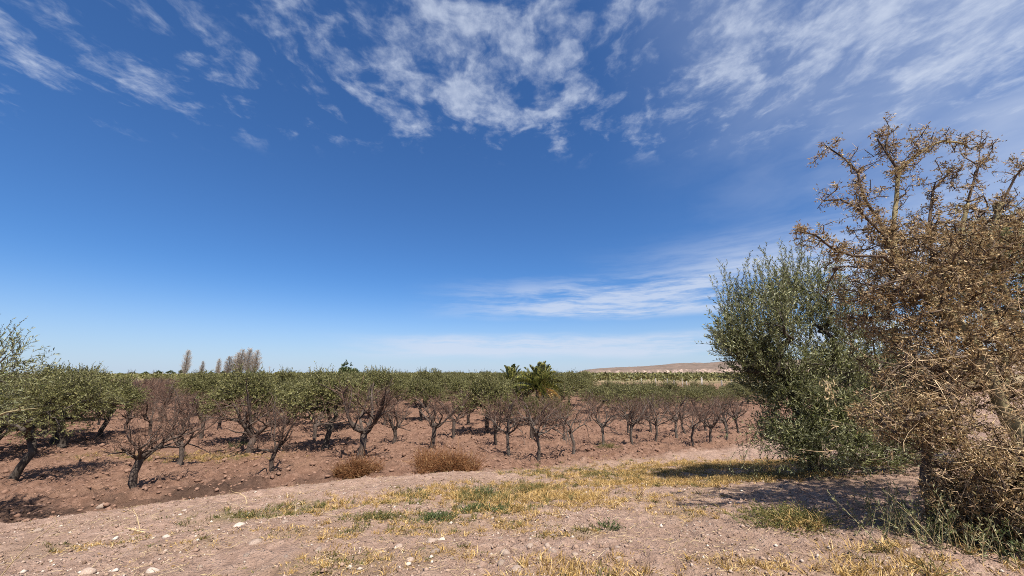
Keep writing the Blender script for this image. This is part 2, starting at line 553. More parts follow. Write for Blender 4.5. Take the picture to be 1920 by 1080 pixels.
def ground_mat():
    m, g, out = new_mat('ground')
    z1 = g.n('ShaderNodeAttribute', attribute_name='zone')
    z2 = g.n('ShaderNodeAttribute', attribute_name='zone2')
    s1, s2 = g.n('ShaderNodeSeparateColor'), g.n('ShaderNodeSeparateColor')
    g.nt.links.new(z1.outputs['Color'], s1.inputs[0])
    g.nt.links.new(z2.outputs['Color'], s2.inputs[0])
    P = objpos(g)
    n1, n2, n3 = g.noise(P, 0.7, 5), g.noise(P, 6, 7, 0.65), g.noise(P, 38, 5, 0.65)
    vor = g.n('ShaderNodeTexVoronoi')
    g.lk(vor.inputs['Vector'], P)
    vor.inputs['Scale'].default_value = 26
    fieldc = g.ramp(n2, [(0.28, (0.090, 0.049, 0.034)), (0.5, (0.172, 0.098, 0.069)), (0.72, (0.262, 0.162, 0.120))])
    fieldc = g.mix(g.m('MULTIPLY', g.ss(n1, 0.4, 0.7), 0.45), fieldc, (0.235, 0.143, 0.098))
    bankc = g.ramp(n2, [(0.25, (0.160, 0.103, 0.078)), (0.5, (0.325, 0.218, 0.170)), (0.75, (0.450, 0.325, 0.262))])
    bankc = g.mix(g.m('MULTIPLY', g.ss(n1, 0.42, 0.66), 0.4), bankc, (0.22, 0.150, 0.110))
    # scattered grit
    grit = g.m('MULTIPLY', g.ss(vor.outputs['Distance'], 0.26, 0.12), g.ss(n2, 0.42, 0.62))
    bankc = g.mix(g.m('MULTIPLY', grit, 0.75), bankc, (0.36, 0.285, 0.235))
    col = g.mix(s1.outputs[0], bankc, fieldc)
    col = g.mix(g.m('MULTIPLY', s1.outputs[1], 0.5), col, g.ramp(n3, [(0.3, (0.13, 0.080, 0.034)), (0.65, (0.29, 0.19, 0.080))]))
    col = g.mix(g.m('MULTIPLY', s1.outputs[2], 0.6), col, g.ramp(n3, [(0.3, (0.09, 0.082, 0.032)), (0.7, (0.19, 0.165, 0.07))]))
    col = g.mix(g.m('MULTIPLY', s2.outputs[0], 0.8), col, g.ramp(n2, [(0.3, (0.022, 0.014, 0.011)), (0.7, (0.060, 0.038, 0.029))]))  # near-black soil tint stands in for shade along the ditch
    farn = g.noise(P, 0.02, 3)
    farc = g.ramp(farn, [(0.35, (0.11, 0.115, 0.045)), (0.5, (0.27, 0.20, 0.13)), (0.65, (0.13, 0.12, 0.055))])
    col = g.mix(s2.outputs[1], col, farc)
    v3 = g.m('ADD', 0.78, g.m('MULTIPLY', n3, 0.44))
    col = g.mix(1.0, col, g.xyz(v3, v3, v3), 'MULTIPLY')
    hgt = g.m('ADD', g.m('MULTIPLY', n3, 0.6), g.m('ADD', n2, g.m('MULTIPLY', grit, 0.35)))
    p = bsdf(g, col, 0.95, 0.12, hgt, 1.0, 0.085)
    g.nt.links.new(p.outputs[0], out.inputs[0])
    return m


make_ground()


# ------------------------------------------------------------------ hills
def make_hills():
    m, g, out = new_mat('hill_rock')
    P = objpos(g)
    geo = g.n('ShaderNodeNewGeometry')
    sp = g.n('ShaderNodeSeparateXYZ')
    g.nt.links.new(geo.outputs['Normal'], sp.inputs[0])
    n1, n2 = g.noise(P, 0.02, 6, 0.65), g.noise(P, 0.10, 5, 0.65)
    rock = g.ramp(n2, [(0.3, (0.26, 0.185, 0.155)), (0.7, (0.44, 0.335, 0.285))])
    scrub = g.ramp(n1, [(0.3, (0.095, 0.075, 0.062)), (0.7, (0.175, 0.128, 0.105))])
    steep = g.ss(g.m('ADD', sp.outputs[2], g.m('MULTIPLY', g.m('SUBTRACT', n2, 0.5), 0.30)), 0.97, 0.88)
    p = bsdf(g, g.mix(steep, scrub, rock), 0.95, 0.1, n2, 0.8, 3.0)
    g.nt.links.new(p.outputs[0], out.inputs[0])
    az = np.radians(np.linspace(8.6, 75, 380))
    rr = np.linspace(1350, 2600, 64)
    A, R = np.meshgrid(az, rr)
    X, Y = R * np.sin(A), R * np.cos(A)
    d = np.degrees(A)
    ridge = np.interp(d, [8.6, 10.5, 14, 18, 22, 27, 31, 40, 60, 75], [0, 11, 20, 25, 33, 41, 47, 52, 58, 46])
    ridge = ridge * (0.86 + 0.30 * fbm(d * 0.35, R * 0.0, 4, 4))
    front = 1 - np.abs(2 * fbm(X * 0.012, Y * 0.012, 12, 5, 0.6) - 1)
    t = (R - 1350) / 1250
    cliff = np.interp(d, [8.6, 10, 13, 20, 30, 45, 75], [0, 11, 14, 16, 18, 20, 20]) * sst((t - 0.02 + (front - 0.7) * 0.10) / 0.05) * (0.65 + 0.5 * front)
    up = ridge * sst((t - 0.12) / 0.55) * (0.72 + 0.38 * front)
    Z = -0.6 + cliff * 0.9 + np.maximum(0, up - 0.25 * cliff) + 3.0 * fbm(X * 0.05, Y * 0.05, 3, 3) * sst(t / 0.1) * sst((d - 8.6) / 2)
    nr, na = X.shape
    idx = np.arange(nr * na).reshape(nr, na)
    f = np.stack([idx[:-1, :-1], idx[1:, :-1], idx[1:, 1:], idx[:-1, 1:]], -1).reshape(-1, 4)[:, ::-1]
    b = MB()
    b.add(np.stack([X, Y, Z], -1), f)
    o = link('hills', b.build('hills', m, True))
    tag(o, 'low eroded hills with pale pinkish cliffs on the horizon', kind='structure')


make_hills()


# ------------------------------------------------------------------ plant builders
def grow(seeds, parents, att, rng, step=0.14, jit=0.25, down=0.6):
    """join every attractor to the nearest point of the growing skeleton"""
    nodes = [np.array(p, float) for p in seeds]
    par = list(parents)
    N0 = np.array(nodes)
    dd = np.min(np.linalg.norm(att[:, None] - N0[None], axis=2), 1)
    arr = np.zeros((len(att) * 12 + len(nodes) + 64, 3))
    arr[:len(nodes)] = N0
    n = len(nodes)
    for k in np.argsort(dd):
        a = att[k]
        df = a - arr[:n]
        d = np.linalg.norm(df, axis=1)
        cost = d + down * np.maximum(0, -df[:, 2])
        j = int(np.argmin(cost))
        m = max(1, int(round(d[j] / step)))
        m = min(m, 10)
        if n + m >= len(arr):
            break
        p0, prev = arr[j].copy(), j
        for q in range(1, m + 1):
            p = p0 + (a - p0) * q / m
            if q < m:
                p = p + rng.normal(size=3) * d[j] / m * jit
            arr[n] = p
            par.append(prev)
            prev = n
            n += 1
    return arr[:n], np.array(par)


def chains(par):
    n = len(par)
    cnt = np.ones(n)
    for i in range(n - 1, -1, -1):
        if par[i] >= 0:
            cnt[par[i]] += cnt[i]
    best = {}
    for i in range(n):
        p = par[i]
        if p >= 0 and (p not in best or cnt[i] > cnt[best[p]]):
            best[p] = i
    out = []
    for i in range(n):
        p = par[i]
        if p >= 0 and best[p] == i:
            continue
        c = [p, i] if p >= 0 else [i]
        while c[-1] in best:
            c.append(best[c[-1]])
        if len(c) > 1:
            out.append(c)
    return out, cnt


def skeleton_mesh(bld, nodes, par, rtip, power, rmax, k=5, pick=None):
    ch, cnt = chains(par)
    R = np.minimum(rtip * cnt ** power, rmax)
    for c in ch:
        if pick is not None and not pick(R[c[min(1, len(c) - 1)]]):
            continue
        P = nodes[c]
        r = R[c].copy()
        r[0] = min(r[0], r[min(1, len(r) - 1)] * 1.25)
        kk = k + 3 if r.max() > 0.04 else k
        bld.tube(P, r, kk if r.max() > 0.008 else 3, cap=False)
    return R


def twig_leaves(b, lf, O, D, L, rng, m, ll, lw, droop=0.15, r0=0.004, open_=0.75, pts=3):
    """straight-ish shoots with leaves along them"""
    N = len(O)
    t = np.linspace(0, 1, pts)
    bendv = rng.normal(size=(N, 3)) * 0.12 + np.array([0, 0, -droop])
    P = O[:, None] + D[:, None] * (L[:, None] * t)[..., None] + bendv[:, None] * (L[:, None] * t ** 2)[..., None]
    R = np.broadcast_to(r0 * (1 - 0.75 * t), (N, pts))
    if b is not None:
        b.tubes(P, R, 3)
    tj = (np.arange(m) + 0.6) / m
    tj = np.clip(tj[None] + rng.normal(size=(N, m)) * 0.3 / m, 0.03, 1)
    base = O[:, None] + D[:, None] * (L[:, None] * tj)[..., None] + bendv[:, None] * (L[:, None] * tj ** 2)[..., None]
    base = base.reshape(-1, 3)
    Dm = np.repeat(D, m, 0)
    side = nrm(np.cross(Dm, rdir(N * m, rng)))
    d = nrm(Dm * (1 - open_ * 0.45) + side * open_ + rng.normal(size=(N * m, 3)) * 0.15)
    s = nrm(np.cross(d, rdir(N * m, rng)))
    l = ll * rng.uniform(0.65, 1.2, N * m)
    lf.leaves(base, d, s, l, l * lw, 0.04)


def olive_parts(seed, rx, rz, zc, trunk_h, ntw, leafs, ll, lw, shoots=0.1, lobes=26, lean=(0, 0), trunk_r=0.11, low=0.0, mat='olive_field_leaf', bmat='olive_bark'):
    rng = np.random.default_rng(seed)
    c = rdir(lobes, rng)
    c[:, 2] = np.abs(c[:, 2]) * 1.25 - 0.40 - low
    rad = rng.uniform(0.45, 0.86, lobes)[:, None]
    C = c * rad * np.array([rx, rx, rz]) + np.array([lean[0], lean[1], zc])
    lr = rng.uniform(0.22, 0.40, lobes) * min(rx, rz * 1.2)
    ntr = 1 if rng.random() < 0.6 else 2
    seeds = [(0, 0, -0.08), (lean[0] * .15 + rng.normal() * .02, lean[1] * .15, trunk_h * .5), (lean[0] * .4, lean[1] * .4, trunk_h)]
    par = [-1, 0, 1]
    if ntr == 2:
        seeds.append((rng.normal() * .12, rng.normal() * .12, trunk_h * 1.25))
        par.append(1)
    nodes, pr = grow(seeds, par, C, rng, 0.2, 0.22)
    wood, lf = MB(), MB()
    skeleton_mesh(wood, nodes, pr, 0.011, 0.5, trunk_r, 5)
    wood.tube([(0, 0, -0.1), (0, 0, 0.02), (lean[0] * .08, lean[1] * .08, trunk_h * .3)], [trunk_r * 1.55, trunk_r * 1.2, trunk_r * .9], 8, cap=False)
    k = rng.choice(lobes, ntw, p=lr ** 2 / np.sum(lr ** 2))
    rd = rdir(ntw, rng)
    rd[:, 2] = rd[:, 2] * 0.8 + 0.12
    O = C[k] + rd * (lr[k] * rng.uniform(0.25, 0.95, ntw) ** 0.7)[:, None]
    outw = nrm(O - np.array([lean[0], lean[1], zc - rz * 0.35]))
    D = nrm(rd * 0.65 + outw * 0.45 + np.array([0, 0, 0.22]) + rng.normal(size=(ntw, 3)) * 0.28)
    L = rng.uniform(0.16, 0.36, ntw) * (0.7 + 0.3 * rx)
    tw = MB()
    twig_leaves(tw, lf, O, D, L, rng, leafs, ll, lw, 0.18)
    ns = int(ntw * shoots)
    if ns:
        top = np.argsort(-(O[:, 2] + rng.normal(size=ntw) * 0.25))[:ns]
        Ds = nrm(np.array([0, 0, 1.0]) + rng.normal(size=(ns, 3)) * 0.22)
        twig_leaves(tw, lf, O[top], Ds, rng.uniform(0.25, 0.6, ns) * (0.6 + 0.3 * rx), rng, int(leafs * 1.4), ll * 0.85, lw, 0.02, 0.005, 0.5)
    return [('trunk', wood.build('olive_trunk', M[bmat], True), None), ('twigs', tw.build('olive_twigs', M[bmat]), 'stuff'), ('crown', lf.build('olive_crown', M[mat]), None)]


def fruit_parts(seed, H, spread, trunk_h, nl, thick, young=False, dens=1.0):
    """open vase of limbs on a short trunk, with many upright bare shoots"""
    rng = np.random.default_rng(seed)
    wood, tw = MB(), MB()
    top = np.array([rng.normal() * .05, rng.normal() * .05, trunk_h])
    mid = np.array([rng.normal() * .04, rng.normal() * .04, trunk_h * .5])
    k = 9
    wood.tube([(0, 0, -.1), (0, 0, 0.02), mid, top, top + [0, 0, 0.10]], [thick * 1.5, thick * 1.2, thick, thick * 1.08, thick * .7], k)
    lines = []
    az0 = rng.random() * 7

    def limb(p, d, L, r, upc, depth, n=6):
        pts, rad = [p.copy()], [r]
        q, dd = p.copy(), d.copy()
        for i in range(n):
            dd = nrm(dd + np.array([0, 0, upc]) + rng.normal(size=3) * 0.24)
            q = q + dd * L / n
            pts.append(q.copy())
            rad.append(r * (1 - 0.62 * (i + 1) / n))
        pts, rad = np.array(pts), np.array(rad)
        wood.tube(pts, rad, 7 if r > 0.03 else 5)
        lines.append((pts, rad))
        if depth > 0:
            for j in range(rng.integers(3, 5)):
                i = rng.integers(1, n - 1)
                d2 = nrm(pts[i + 1] - pts[i] + nrm(np.cross(pts[i + 1] - pts[i], rng.normal(size=3))) * 0.09 * L / 0.5 + [0, 0, 0.03])
                d2 = nrm(d2 + rng.normal(size=3) * 0.35)
                limb(pts[i], d2, L * rng.uniform(.45, .7), rad[i] * 0.68, upc * 1.1, depth - 1, 5)

    for i in range(nl):
        a = az0 + i * 2 * math.pi / nl + rng.normal() * .25
        el = math.radians(rng.uniform(22, 55) if not young else rng.uniform(48, 72))
        d = np.array([math.cos(a) * math.cos(el), math.sin(a) * math.cos(el), math.sin(el)])
        L = (spread / max(.35, math.cos(el))) * rng.uniform(.85, 1.15)
        L = min(L, (H - trunk_h) * (1.25 if not young else 1.0))
        limb(top - [0, 0, rng.uniform(0, .3) * trunk_h * .5], d, L, thick * rng.uniform(.5, .72), 0.10 if not young else -0.03, 1)
    S, D, Ls, rs = [], [], [], []
    for pts, rad in lines:
        seg = np.linalg.norm(np.diff(pts, axis=0), axis=1)
        tot = seg.sum()
        m = int(tot / 0.080 * dens)
        cum = np.concatenate([[0], np.cumsum(seg)])
        tt = np.sort(rng.uniform(0.30 * tot, tot, m))
        P = np.stack([np.interp(tt, cum, pts[:, a]) for a in range(3)], 1)
        r_ = np.interp(tt, cum, rad)
        out = nrm(P * np.array([1, 1, 0]) + 1e-4)
        d = nrm(np.array([0, 0, 1.0]) + out * 0.45 + rng.normal(size=(m, 3)) * np.array([.75, .75, .35]))
        room = np.clip((H - P[:, 2]) / np.maximum(.35, d[:, 2]), .10, .8)
        L = room * rng.uniform(.2, .95, m)
        S.append(P)
        D.append(d)
        Ls.append(L)
        rs.append(np.minimum(r_ * .55, rng.uniform(.0045, .0105, m)))
    S, D, Ls, rs = map(np.concatenate, (S, D, Ls, rs))
    t = np.linspace(0, 1, 4)

    def shoots(S, D, Ls, rs, bend):
        bv = rng.normal(size=S.shape) * bend
        P = S[:, None] + D[:, None] * (Ls[:, None] * t)[..., None] + bv[:, None] * (Ls[:, None] * t ** 2)[..., None]
        tw.tubes(P, rs[:, None] * (1 - .7 * t), 3)
        return P
    P = shoots(S, D, Ls, rs, .34)
    t = np.linspace(0, 1, 3)
    for rep in range(4):
        n = len(S)
        j = rng.integers(1, 4, n)
        B = P[np.arange(n), j] * .6 + P[np.arange(n), j - 1] * .4
        d2 = nrm(D + rng.normal(size=(n, 3)) * .8)
        shoots(B, d2, Ls * rng.uniform(.18, .55, n), rs * .58, .35)
    return [('trunk', wood.build('fruit_trunk', M['young_bark' if young else 'fruit_bark'], True), None),
            ('crown', tw.build('fruit_twigs', M['fruit_twig']), None)]


# ------------------------------------------------------------------ far background
def poplar_parts(seed, H, w):
    rng = np.random.default_rng(seed)
    wood, tw = MB(), MB()
    wood.tube([(0, 0, -.3), (0, 0, H * .4), (rng.normal() * .2, 0, H * .97)], [H * .016, H * .011, .03], 6)
    n = 420
    z = rng.uniform(.06, .97, n) * H
    a = rng.uniform(0, 7, n)
    prof = np.sin(np.clip(z / H, 0, 1) * math.pi * .88 + .25) ** .7
    out = np.stack([np.cos(a), np.sin(a), np.zeros(n)], 1)
    S = np.stack([np.zeros(n), np.zeros(n), z], 1) + out * .05
    L = H * rng.uniform(.12, .30, n) * np.clip(1.15 - z / H, .25, 1)
    t = np.linspace(0, 1, 4)
    P = S[:, None] + out[:, None] * (w * prof * rng.uniform(.3, 1, n))[:, None, None] * (t ** .6)[None, :, None] + UP * (L[:, None] * t)[..., None]
    tw.tubes(P, np.full((n, 1), .038) * (1 - .6 * t), 3)
    for rep in range(2):
        S2 = P[:, 1 + rep]
        L2 = L * .6
        d = nrm(out * .35 + UP + rng.normal(size=(n, 3)) * .22)
        P2 = S2[:, None] + d[:, None] * (L2[:, None] * t)[..., None]
        tw.tubes(P2, np.full((n, 1), .04) * (1 - .6 * t), 3)
    return [('trunk', wood.build('poplar_trunk', M['young_bark'], True), None), ('crown', tw.build('poplar_twigs', M['poplar_twig']), None)]


POP = [poplar_parts(900 + i, 22, 2.6) for i in range(3)]
for i, (x, H, w, lb) in enumerate([(-267.5, 21.5, 1.5, 'tallest lone bare poplar on the horizon, left of the other poplars'),
                                   (-255.5, 12.5, .9, 'short slim bare poplar just right of the tall lone poplar'),
                                   (-243.5, 15, 1.0, 'dark bare poplar standing alone between the slim one and the clump'),
                                   (-233, 16.5, 1.8, 'leftmost and lowest poplar of the pale bare clump'),
                                   (-228, 19, 2.0, 'second poplar from the left in the pale bare clump'),
                                   (-223, 22.5, 2.0, 'third poplar from the left in the pale bare clump'),
                                   (-218, 23.0, 2.1, 'tallest poplar of the pale bare clump, fourth from its left'),
                                   (-213, 21.5, 1.9, 'rightmost poplar of the pale bare clump')]):
    place(POP[i % 3], 'poplar_tree', (x, 330 + (i * 7) % 5, -.1), lb, 'tree', 'bare poplars on the horizon', i * 1.3, (w, w, H / 22))

far_tree = [olive_parts(700 + i, 2.2, 1.9, 2.4, .7, 260, 10, .34, .45, .02, 18, mat='dark_leaf', trunk_r=.2) for i in range(3)]
bare_far = fruit_parts(720, 5, 2.6, 1.0, 5, .22, dens=.35)
for i, (x, y, s, lb) in enumerate([(-33, 60, .92, 'round dark green tree rising above the olives, left of centre'),
                                   (41.6, 150, .62, 'left one of two dark rounded trees before the hills'),
                                   (51.4, 130, .62, 'right one of two dark rounded trees before the hills')]):
    if i == 0:
        x = -24.5
    place(far_tree[i], 'round_tree', (x, y, 0), lb, 'tree', None, i, (s, s, s))
for i in range(22):
    x = -430 + i * 9.5 + (i * 37 % 11)
    s = .7 + (i * 53 % 17) / 22
    place(far_tree[i % 3], 'distant_tree', (x, 400 + (i * 29 % 30), 0), 'dark green tree in the low line along the far left horizon', 'tree', 'dark trees along the far left horizon', i, (s * 1.3, s * 1.3, s))
for i in range(5):
    place(bare_far, 'bare_distant_tree', (-350 + i * 19 + (i * 31 % 9), 370, 0), 'leafless pale tree among the dark ones on the far left horizon', 'tree', 'leafless trees on the far left horizon', i * 2, (1.2, 1.2, 1.25))


def utility_pole(x, y, h, lb):
    b = MB()
    b.tube([(0, 0, -.3), (0, 0, h)], [.14, .10], 8)
    c = MB()
    c.tube([(-1.1, 0, h - .5), (1.1, 0, h - .5)], [.09, .09], 4)
    c.tube([(-.8, 0, h - 1.0), (.8, 0, h - 1.0)], [.06, .06], 4)
    place([('shaft', b.build('pole_shaft', M['pole'], True), None), ('crossarm', c.build('crossarm', M['pole']), None)], 'utility_pole', (x, y, 0), lb, 'utility pole', 'utility poles on the horizon')


utility_pole(-150.5, 250, 6.9, 'thin utility pole on the horizon right of the poplar clump')
utility_pole(-89.5, 250, 6.9, 'thin utility pole on the horizon right of the round dark tree')

# vineyard posts, pale, in lines beyond the orchard on the right
pb = MB()
pb.tube([(0, 0, -.2), (.01, 0, .95), (0, 0, 1.9)], [.06, .055, .05], 7)
post_me = pb.build('post', M['post'], True)
n_post = 0
for r_, (yy, x0, x1, dx) in enumerate([(47, 18, 36, 2.3), (56, 20, 42, 2.9), (68, 22, 50, 3.6)]):
    x = x0
    while x < x1:
        o = link('vineyard_post', post_me, None, (x + RNG.normal() * .25, yy + RNG.normal() * .4, 0))
        o.rotation_euler = (RNG.normal() * .03, RNG.normal() * .05, RNG.random() * 6)
        o.scale = (1, 1, RNG.uniform(.85, 1.08))
        tag(o, 'pale upright post in the vineyard lines beyond the orchard', 'post', 'pale vineyard posts beyond the orchard')
        x += dx * RNG.uniform(.8, 1.2)
        n_post += 1
for i in range(9):
    o = link('fence_post', post_me, None, (-205 + i * 9.2, 205 + (i % 3) * 4, 0))
    o.scale = (1.6, 1.6, 1.7)
    tag(o, 'tiny pale post beyond the far end of the left orchard', 'post', 'pale posts at the far left')


# far groves that read as one mass
def grove(name, label, pts, seed, hgt, mat, per=70):
    rng = np.random.default_rng(seed)
    b = MB()
    n = len(pts)
    C = np.repeat(np.asarray(pts, float), per, 0)
    s = np.repeat(rng.uniform(.8, 1.2, n), per)
    d = rdir(n * per, rng)
    d[:, 2] = np.abs(d[:, 2]) * 1.1 - .25
    off = d * rng.uniform(.55, 1.05, n * per)[:, None] * np.array([1.7, 1.7, hgt * .52]) * s[:, None]
    B = np.stack([C[:, 0], C[:, 1], np.full(n * per, hgt * .5)], 1) + off
    dd = nrm(d + rng.normal(size=d.shape) * .6)
    sd = nrm(np.cross(dd, rdir(n * per, rng)))
    b.leaves(B, dd, sd, rng.uniform(.45, .85, n * per), rng.uniform(.25, .48, n * per))
    o = link(name, b.build(name, mat))
    tag(o, label, 'trees', kind='stuff')


def wedge(r0, r1, a0, a1, sp, rng):
    out = []
    for y in np.arange(r0, r1, sp):
        for x in np.arange(y * math.tan(math.radians(a0)), y * math.tan(math.radians(a1)), sp):
            out.append((x + rng.normal() * .5, y + rng.normal() * .5))
    return out


grove('olive_grove', 'distant olive grove merging into a green band below the hills', wedge(92, 190, 8, 40, 4.6, RNG) + wedge(105, 230, -30, 8, 5.2, RNG), 31, 2.7, M['olive_field_leaf'])
grove('far_orchard', 'far green orchard band below the poplars', wedge(105, 260, -45, -30, 6.0, RNG), 32, 2.3, M['olive_field_leaf'], 60)

# ------------------------------------------------------------------ orchard
FV = [fruit_parts(100 + i, 1.9, .85 + .1 * (i % 3), .55 + .07 * (i % 4), 4 + i % 3, .066 + .007 * (i % 3), dens=.72) for i in range(7)]
YV = [fruit_parts(140 + i, 1.8, .60 + .05 * (i % 3), .68, 6, .046, True, .48) for i in range(5)]
OV = [olive_parts(200 + i, 1.34, 1.02, 1.62, .55, 1100, 13, .09, .32, .08, 32 + i, low=.14) for i in range(6)]
SV = [olive_parts(240 + i, 1.2, .62, .85, .25, 420, 12, .085, .32, .12, 22, low=.15) for i in range(3)]


def gz(x, y):
    return float(base_h(np.array(x, float), np.array(y, float)))


def fruit(v, x, y, h, lb, rz=0.0, young=False, grp=None, w=1.0):
    s = h / (1.8 if young else 1.9)
    place((YV if young else FV)[v % (5 if young else 7)], 'fruit_tree', (x, y, gz(x, y)), lb, 'tree', grp or ('young bare fruit trees in the right rows' if young else 'bare fruit trees in the front rows'), rz, (s * w, s * w * (.9 + .03 * (v % 7)), s), (.05 * math.sin(v * 5 + x), .06 * math.cos(v * 3 + y)))


# front rows, left to right
f1 = fruit_parts(174, 2.0, .68, .66, 5, .074, dens=.8)
place(f1, 'fruit_tree', (-8.72, 9.82, 0), 'nearest bare fruit tree at the left, dark leaning trunk and spreading vase of limbs', 'tree', 'bare fruit trees in the front rows', 0.7, (1, 1, 1), (0.0, .05))
fruit(1, -6.48, 11.45, 1.75, 'small bare fruit tree with forked trunk left of the smaller russet bush', 2.2, w=.78)
fruit(2, -4.7, 13.0, 2.2, 'bare fruit tree with long low arms standing behind the smaller russet bush', 0.4, w=1.05)
fruit(3, -2.8, 14.6, 1.95, 'broad bare fruit tree right behind the larger russet bush', 1.1, w=1.08)
fruit(4, -4.45, 15.8, 1.75, 'bare fruit tree between the two behind the russet bushes, one row further back', 3.1, w=.95)
fruit(5, -8.5, 13.6, 1.85, 'bare fruit tree with long arms reaching left in front of the left green olive', 5.3, w=1.2)
fruit(6, -2.4, 17.1, 1.8, 'bare fruit tree in the second row right of the broad one', .2)
fruit(0, -.6, 15.5, 1.8, 'dark bare fruit tree just left of the two thin-stemmed young ones', 1.7, w=.9)
fruit(1, .8, 16.5, 1.85, 'bare fruit tree behind the front thin-stemmed young ones', 2.9, w=.9)
for i, (x, y, h, lb) in enumerate([(-.1, 13.6, 1.85, 'leftmost thin-stemmed young fruit tree, in line below the left of the palm'),
                                   (.82, 13.0, 1.98, 'thin-stemmed young fruit tree standing nearest of its row, in line below the palm'),
                                   (2.0, 13.7, 1.85, 'third thin-stemmed young fruit tree from the left'),
                                   (3.3, 15.2, 1.8, 'fourth thin-stemmed young fruit tree from the left'),
                                   (4.45, 15.5, 1.75, 'fifth thin-stemmed young fruit tree from the left'),
                                   (5.6, 16.3, 1.75, 'sixth thin-stemmed young fruit tree from the left'),
                                   (6.75, 17.1, 1.75, 'seventh thin-stemmed young fruit tree from the left'),
                                   (6.62, 15.3, 1.6, 'young fruit tree with pale stem, nearest of those by the bright soil at the right'),
                                   (7.5, 15.8, 1.6, 'young fruit tree second of those by the bright soil at the right'),
                                   (8.6, 16.7, 1.65, 'last young fruit tree of the right row before the foreground olive')]):
    fruit(i, x, y, h, lb, i * 1.9, True)

# the rest of the grid behind
placed = [(-8.72, 9.82), (-6.48, 11.45), (-4.7, 13), (-2.8, 14.6), (-4.45, 15.8), (-8.5, 13.6), (-2.4, 17.1), (-.6, 15.5), (.8, 16.5)]
rg = np.random.default_rng(5)
nf = ny = no = ns_ = 0
OL = [(-6.5, 14.6, 1.04, 'green olive with a thick double trunk between two bare fruit trees left of centre', 0), (-10.0, 15.6, 1.06, 'green olive behind the bare tree whose arms reach left', 1),
      (-1.1, 18.2, .95, 'dark-trunked olive standing in the middle among bare fruit trees', 2)]
for x, y, s, lb, v in OL:
    place(OV[v], 'olive_tree', (x, y, 0), lb, 'tree', 'olive trees in the orchard', v * 2.1, (s * 1.05, s * 1.05, s))
    placed.append((x, y))
for io in range(0, 26):
    off = 15.3 + io * 2.75
    for it in range(-40, 60):
        t = it * 2.5 + (io % 2) * 1.1
        x, y = ROW * t + NRM * off + rg.normal(size=2) * .22
        if y < 9 or y > 105:
            continue
        az = math.degrees(math.atan2(x, y))
        if az < -55 or az > 40:
            continue
        if bank_s(np.array(x), np.array(y)) > -2.2:
            continue
        if min(math.hypot(x - a, y - b) for a, b in placed) < 1.7:
            continue
        r = math.hypot(x, y)
        u = rg.random()
        if az < -37.5 and x < -13.0:
            # left block: bare fruit trees, olives along its left edge
            if az < -46.5 and r < 36:
                if u < .75 and r > 15:
                    s = rg.uniform(.95, 1.12)
                    place(OV[no % 6], 'olive_tree', (x, y, 0), 'green olive in the dense row at the left edge of the orchard', 'tree', 'olives at the left edge', rg.random() * 6, (s, s, s))
                    no += 1
                continue
            if nf < 190 and r < 100 and y > 17.5:
                s = rg.uniform(.78, 1.12)
                place(FV[rg.integers(7)], 'fruit_tree', (x, y, 0), 'bare purplish fruit tree in the crowded rows receding at the left', 'tree', 'bare fruit trees receding at the left', rg.random() * 6, (s * rg.uniform(.85, 1.15), s * rg.uniform(.85, 1.15), s), (rg.normal() * .06, rg.normal() * .06))
                nf += 1
            continue
        if az < 10.5:
            if y < 22.5 and u < .6 and not (y > 19.5 and (io + it) % 2 == 0):
                s = rg.uniform(.88, 1.02)
                place(FV[nf % 7], 'fruit_tree', (x, y, 0), 'bare fruit tree in the rows behind the front ones, below the olive tops', 'tree', 'bare fruit trees behind the front rows', rg.random() * 6, (s, s, s))
                nf += 1
            elif y >= 19.5 and y < 62 and (io + it) % 2 == 0 and not (y < 27.5 and -1.2 < x - .0815 * y * .82 < 2.0):
                s = rg.uniform(.78, 1.10)
                place(OV[no % 6], 'olive_tree', (x, y, 0), 'green olive in the close rows that fill the middle distance', 'tree', 'olives filling the middle distance', rg.random() * 6, (s * rg.uniform(1.05, 1.3), s * rg.uniform(1.05, 1.3), s * .99), (rg.normal() * .05, rg.normal() * .05))
                no += 1
            continue
        if y < 24:
            s = rg.uniform(.85, .98)
            place(YV[ny % 5], 'fruit_tree', (x, y, 0), 'young bare fruit tree in the back rows at the right', 'tree', 'young bare fruit trees in the back rows at the right', rg.random() * 6, (s, s, s))
            ny += 1
        elif y < 36 or (y < 46 and u < .8):
            s = rg.uniform(.85, 1.3)
            place(SV[ns_ % 3], 'olive_shrub', (x, y, 0), 'low green olive shrub between the young orchard and the vineyard posts', 'shrub', 'low olive shrubs before the vineyard', rg.random() * 6, (s, s, s * .95))
            ns_ += 1
for i, (x, y, lb) in enumerate([(.9, 21.0, 'green olive shrub at the left foot of the large palm'), (2.25, 21.1, 'green olive shrub at the right foot of the large palm'), (1.6, 20.6, 'green olive shrub in front of the large palm')]):
    place(SV[i], 'olive_shrub', (x, y, 0), lb, 'shrub', 'olive shrubs round the palm', i, (.75, .75, .95))
# second line of young trees in front on the right
for i, (x, y) in enumerate([(2.1, 16.6), (5.0, 17.9), (6.2, 18.6), (7.6, 18.3), (8.8, 18.9), (10.3, 19.9), (9.9, 18.2)]):
    fruit(i + 2, x, y, 1.7, 'young bare fruit tree, %s from the left in the second line at the right' % ('first', 'second', 'third', 'fourth', 'fifth', 'sixth', 'seventh')[i], i * 2.3, True, 'young fruit trees in the second line at the right')
